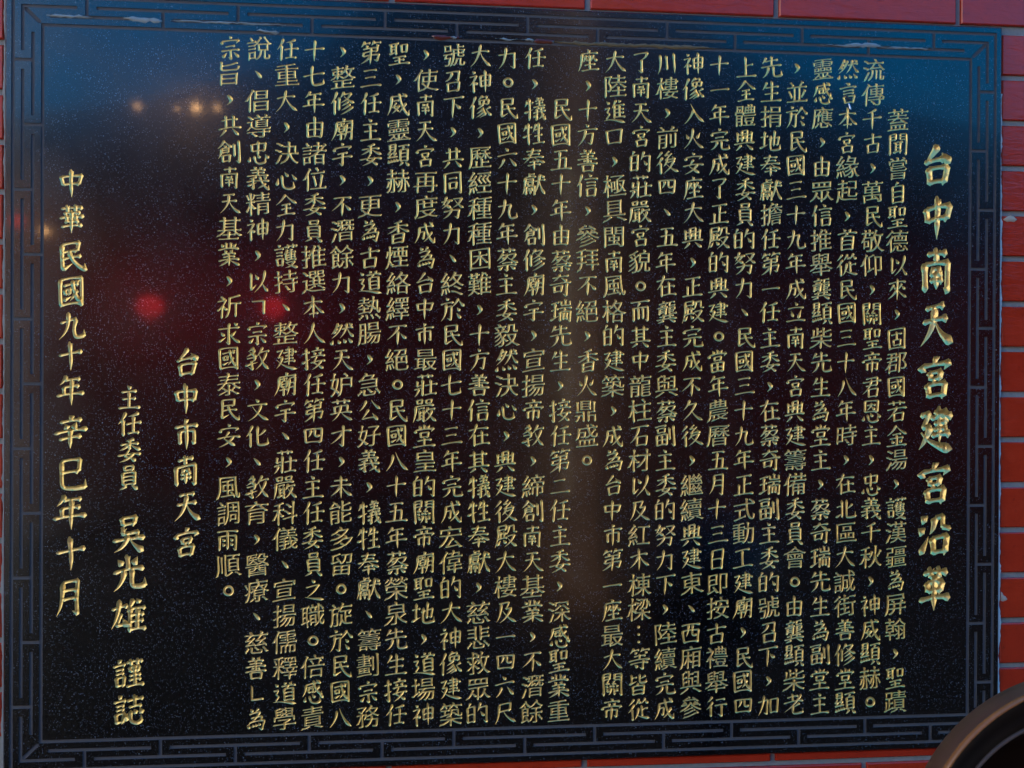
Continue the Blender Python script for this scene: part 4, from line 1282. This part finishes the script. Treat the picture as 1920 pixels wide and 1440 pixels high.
# lacquered column, with a pale strip added to make the mirrored bright streak
colu = bpy.data.objects.new('temple_column', None)
COL.objects.link(colu)
colu.location = (0.82, -5.2, GZ)
tag(colu, 'brown lacquered temple column with a pale strip added for the bright streak, mirrored in the middle of the plaque', 'column')
v, f = lathe([(0.33, 0), (0.33, .12), (0.27, .26), (0.24, .3), (0.24, 5.2)], 48)
obj('shaft', mesh_from('shaft', v, f, None, True), simple('brown lacquer', (0.17, 0.075, 0.022), .5, 0, .2, 8), colu)
s = Soup()
s.box(-0.038, 0.038, 0.236, 0.262, 0.75, 2.9)
obj('streak_strip', s.mesh('streak_strip'), simple('pale streak strip', (0.80, 0.60, 0.36), .7, 0, .2, 10), colu)

# unseen white wall added as a sunlit reflector, bouncing light in from the left
s = Soup()
s.box(-3.8, -3.6, -6.4, -0.9, GZ, 3.4)
s2 = Soup()
s2.box(-3.9, -3.5, -6.5, -0.8, 3.4, 3.52)
sw = bpy.data.objects.new('bounce_wall', None)
COL.objects.link(sw)
tag(sw, 'unseen white wall with a tiled coping, added at the left to bounce sunlight', 'wall')
obj('plaster', s.mesh('plaster'), simple('bounce white', (0.78, 0.75, 0.68), .9, 0, .08, 2), sw)
obj('coping', s2.mesh('coping'), M_TILE, sw)

# lit red lanterns and lamps
M_LANT = lamp_mat('lit red lantern silk', (1.0, 0.02, 0.03), 4.2)
M_BULB = lamp_mat('lit warm bulb', (1.0, 0.52, 0.20), 34.0)
M_GOLDT = simple('brass trim', (0.6, 0.4, 0.12), .35, .8)
def lantern(x, y, z, r, label):
    e = bpy.data.objects.new('red_lantern', None)
    COL.objects.link(e)
    e.location = (x, y, z)
    tag(e, label, 'lantern', 'red lanterns under the eave of the hall')
    prof = [(r * math.cos(R(t)) * (1 + .02 * (i % 2)), r * .85 * math.sin(R(t))) for i, t in enumerate(range(-72, 73, 9))]
    v, f = lathe(prof, 24)
    obj('lantern_body', mesh_from('lantern_body', v, f, None, True), M_LANT, e)
    for sg in (1, -1):
        v, f = lathe([(0.0, sg * r * .80), (r * .34, sg * r * .80), (r * .34, sg * r * .92), (0.0, sg * r * .92)], 20)
        obj('cap', mesh_from('cap', v, f), M_GOLDT, e)
    v, f = lathe([(0.0, -r * .9), (r * .16, -r * .95), (r * .17, -r * 1.15), (0, -r * 1.2)], 12)
    obj('tassel', mesh_from('tassel', v, f), M_LANT, e)
    v, f = lathe([(0.006, r * .9), (0.006, 2.0 - z)], 6)
    obj('cord', mesh_from('cord', v, f), M_DARKWOOD, e)
def mirror_at(Px, Pz, L):
    s_ = (L + 1.5094) / 1.5094
    return -0.168 + (Px + 0.168) * s_, -L, 0.0062 + (Pz - 0.0062) * s_
for (Px, Pz, r, lb) in ((-.558, .114, .135, 'round lit red lantern, the middle one of three in the mirrored court'),
                        (-.379, .114, .125, 'round lit red lantern nearest the temple column'),
                        (-.745, .236, .07, 'round lit red lantern hung highest, at the far left')):
    lantern(*mirror_at(Px, Pz, 9.1), r, lb)
for (Px, Pz, r, lb) in ((-.576, .408, .022, 'small warm bulb on the eave, set apart at the left'),
                        (-.492, .408, .036, 'largest warm bulb on the eave'),
                        (-.519, .406, .015, 'faint warm bulb just left of the largest'),
                        (-.462, .409, .022, 'small warm bulb just right of the largest'),
                        (-.706, .222, .03, 'small warm bulb beside the highest lantern')):
    x, y, z = mirror_at(Px, Pz, 8.6)
    e = bpy.data.objects.new('light_bulb', None)
    COL.objects.link(e)
    e.location = (x, y, z)
    tag(e, lb, 'light bulb', 'warm bulbs along the eave')
    v, f = lathe([(0, -r)] + [(r * math.cos(R(t)), r * math.sin(R(t))) for t in range(-75, 61, 15)] + [(r * .4, r * 1.1)], 16)
    obj('glass', mesh_from('glass', v, f, None, True), M_BULB, e)
    v, f = lathe([(r * .42, r * 1.0), (r * .42, r * 1.9), (0, r * 1.9)], 12)
    obj('socket', mesh_from('socket', v, f), M_GOLDT, e)
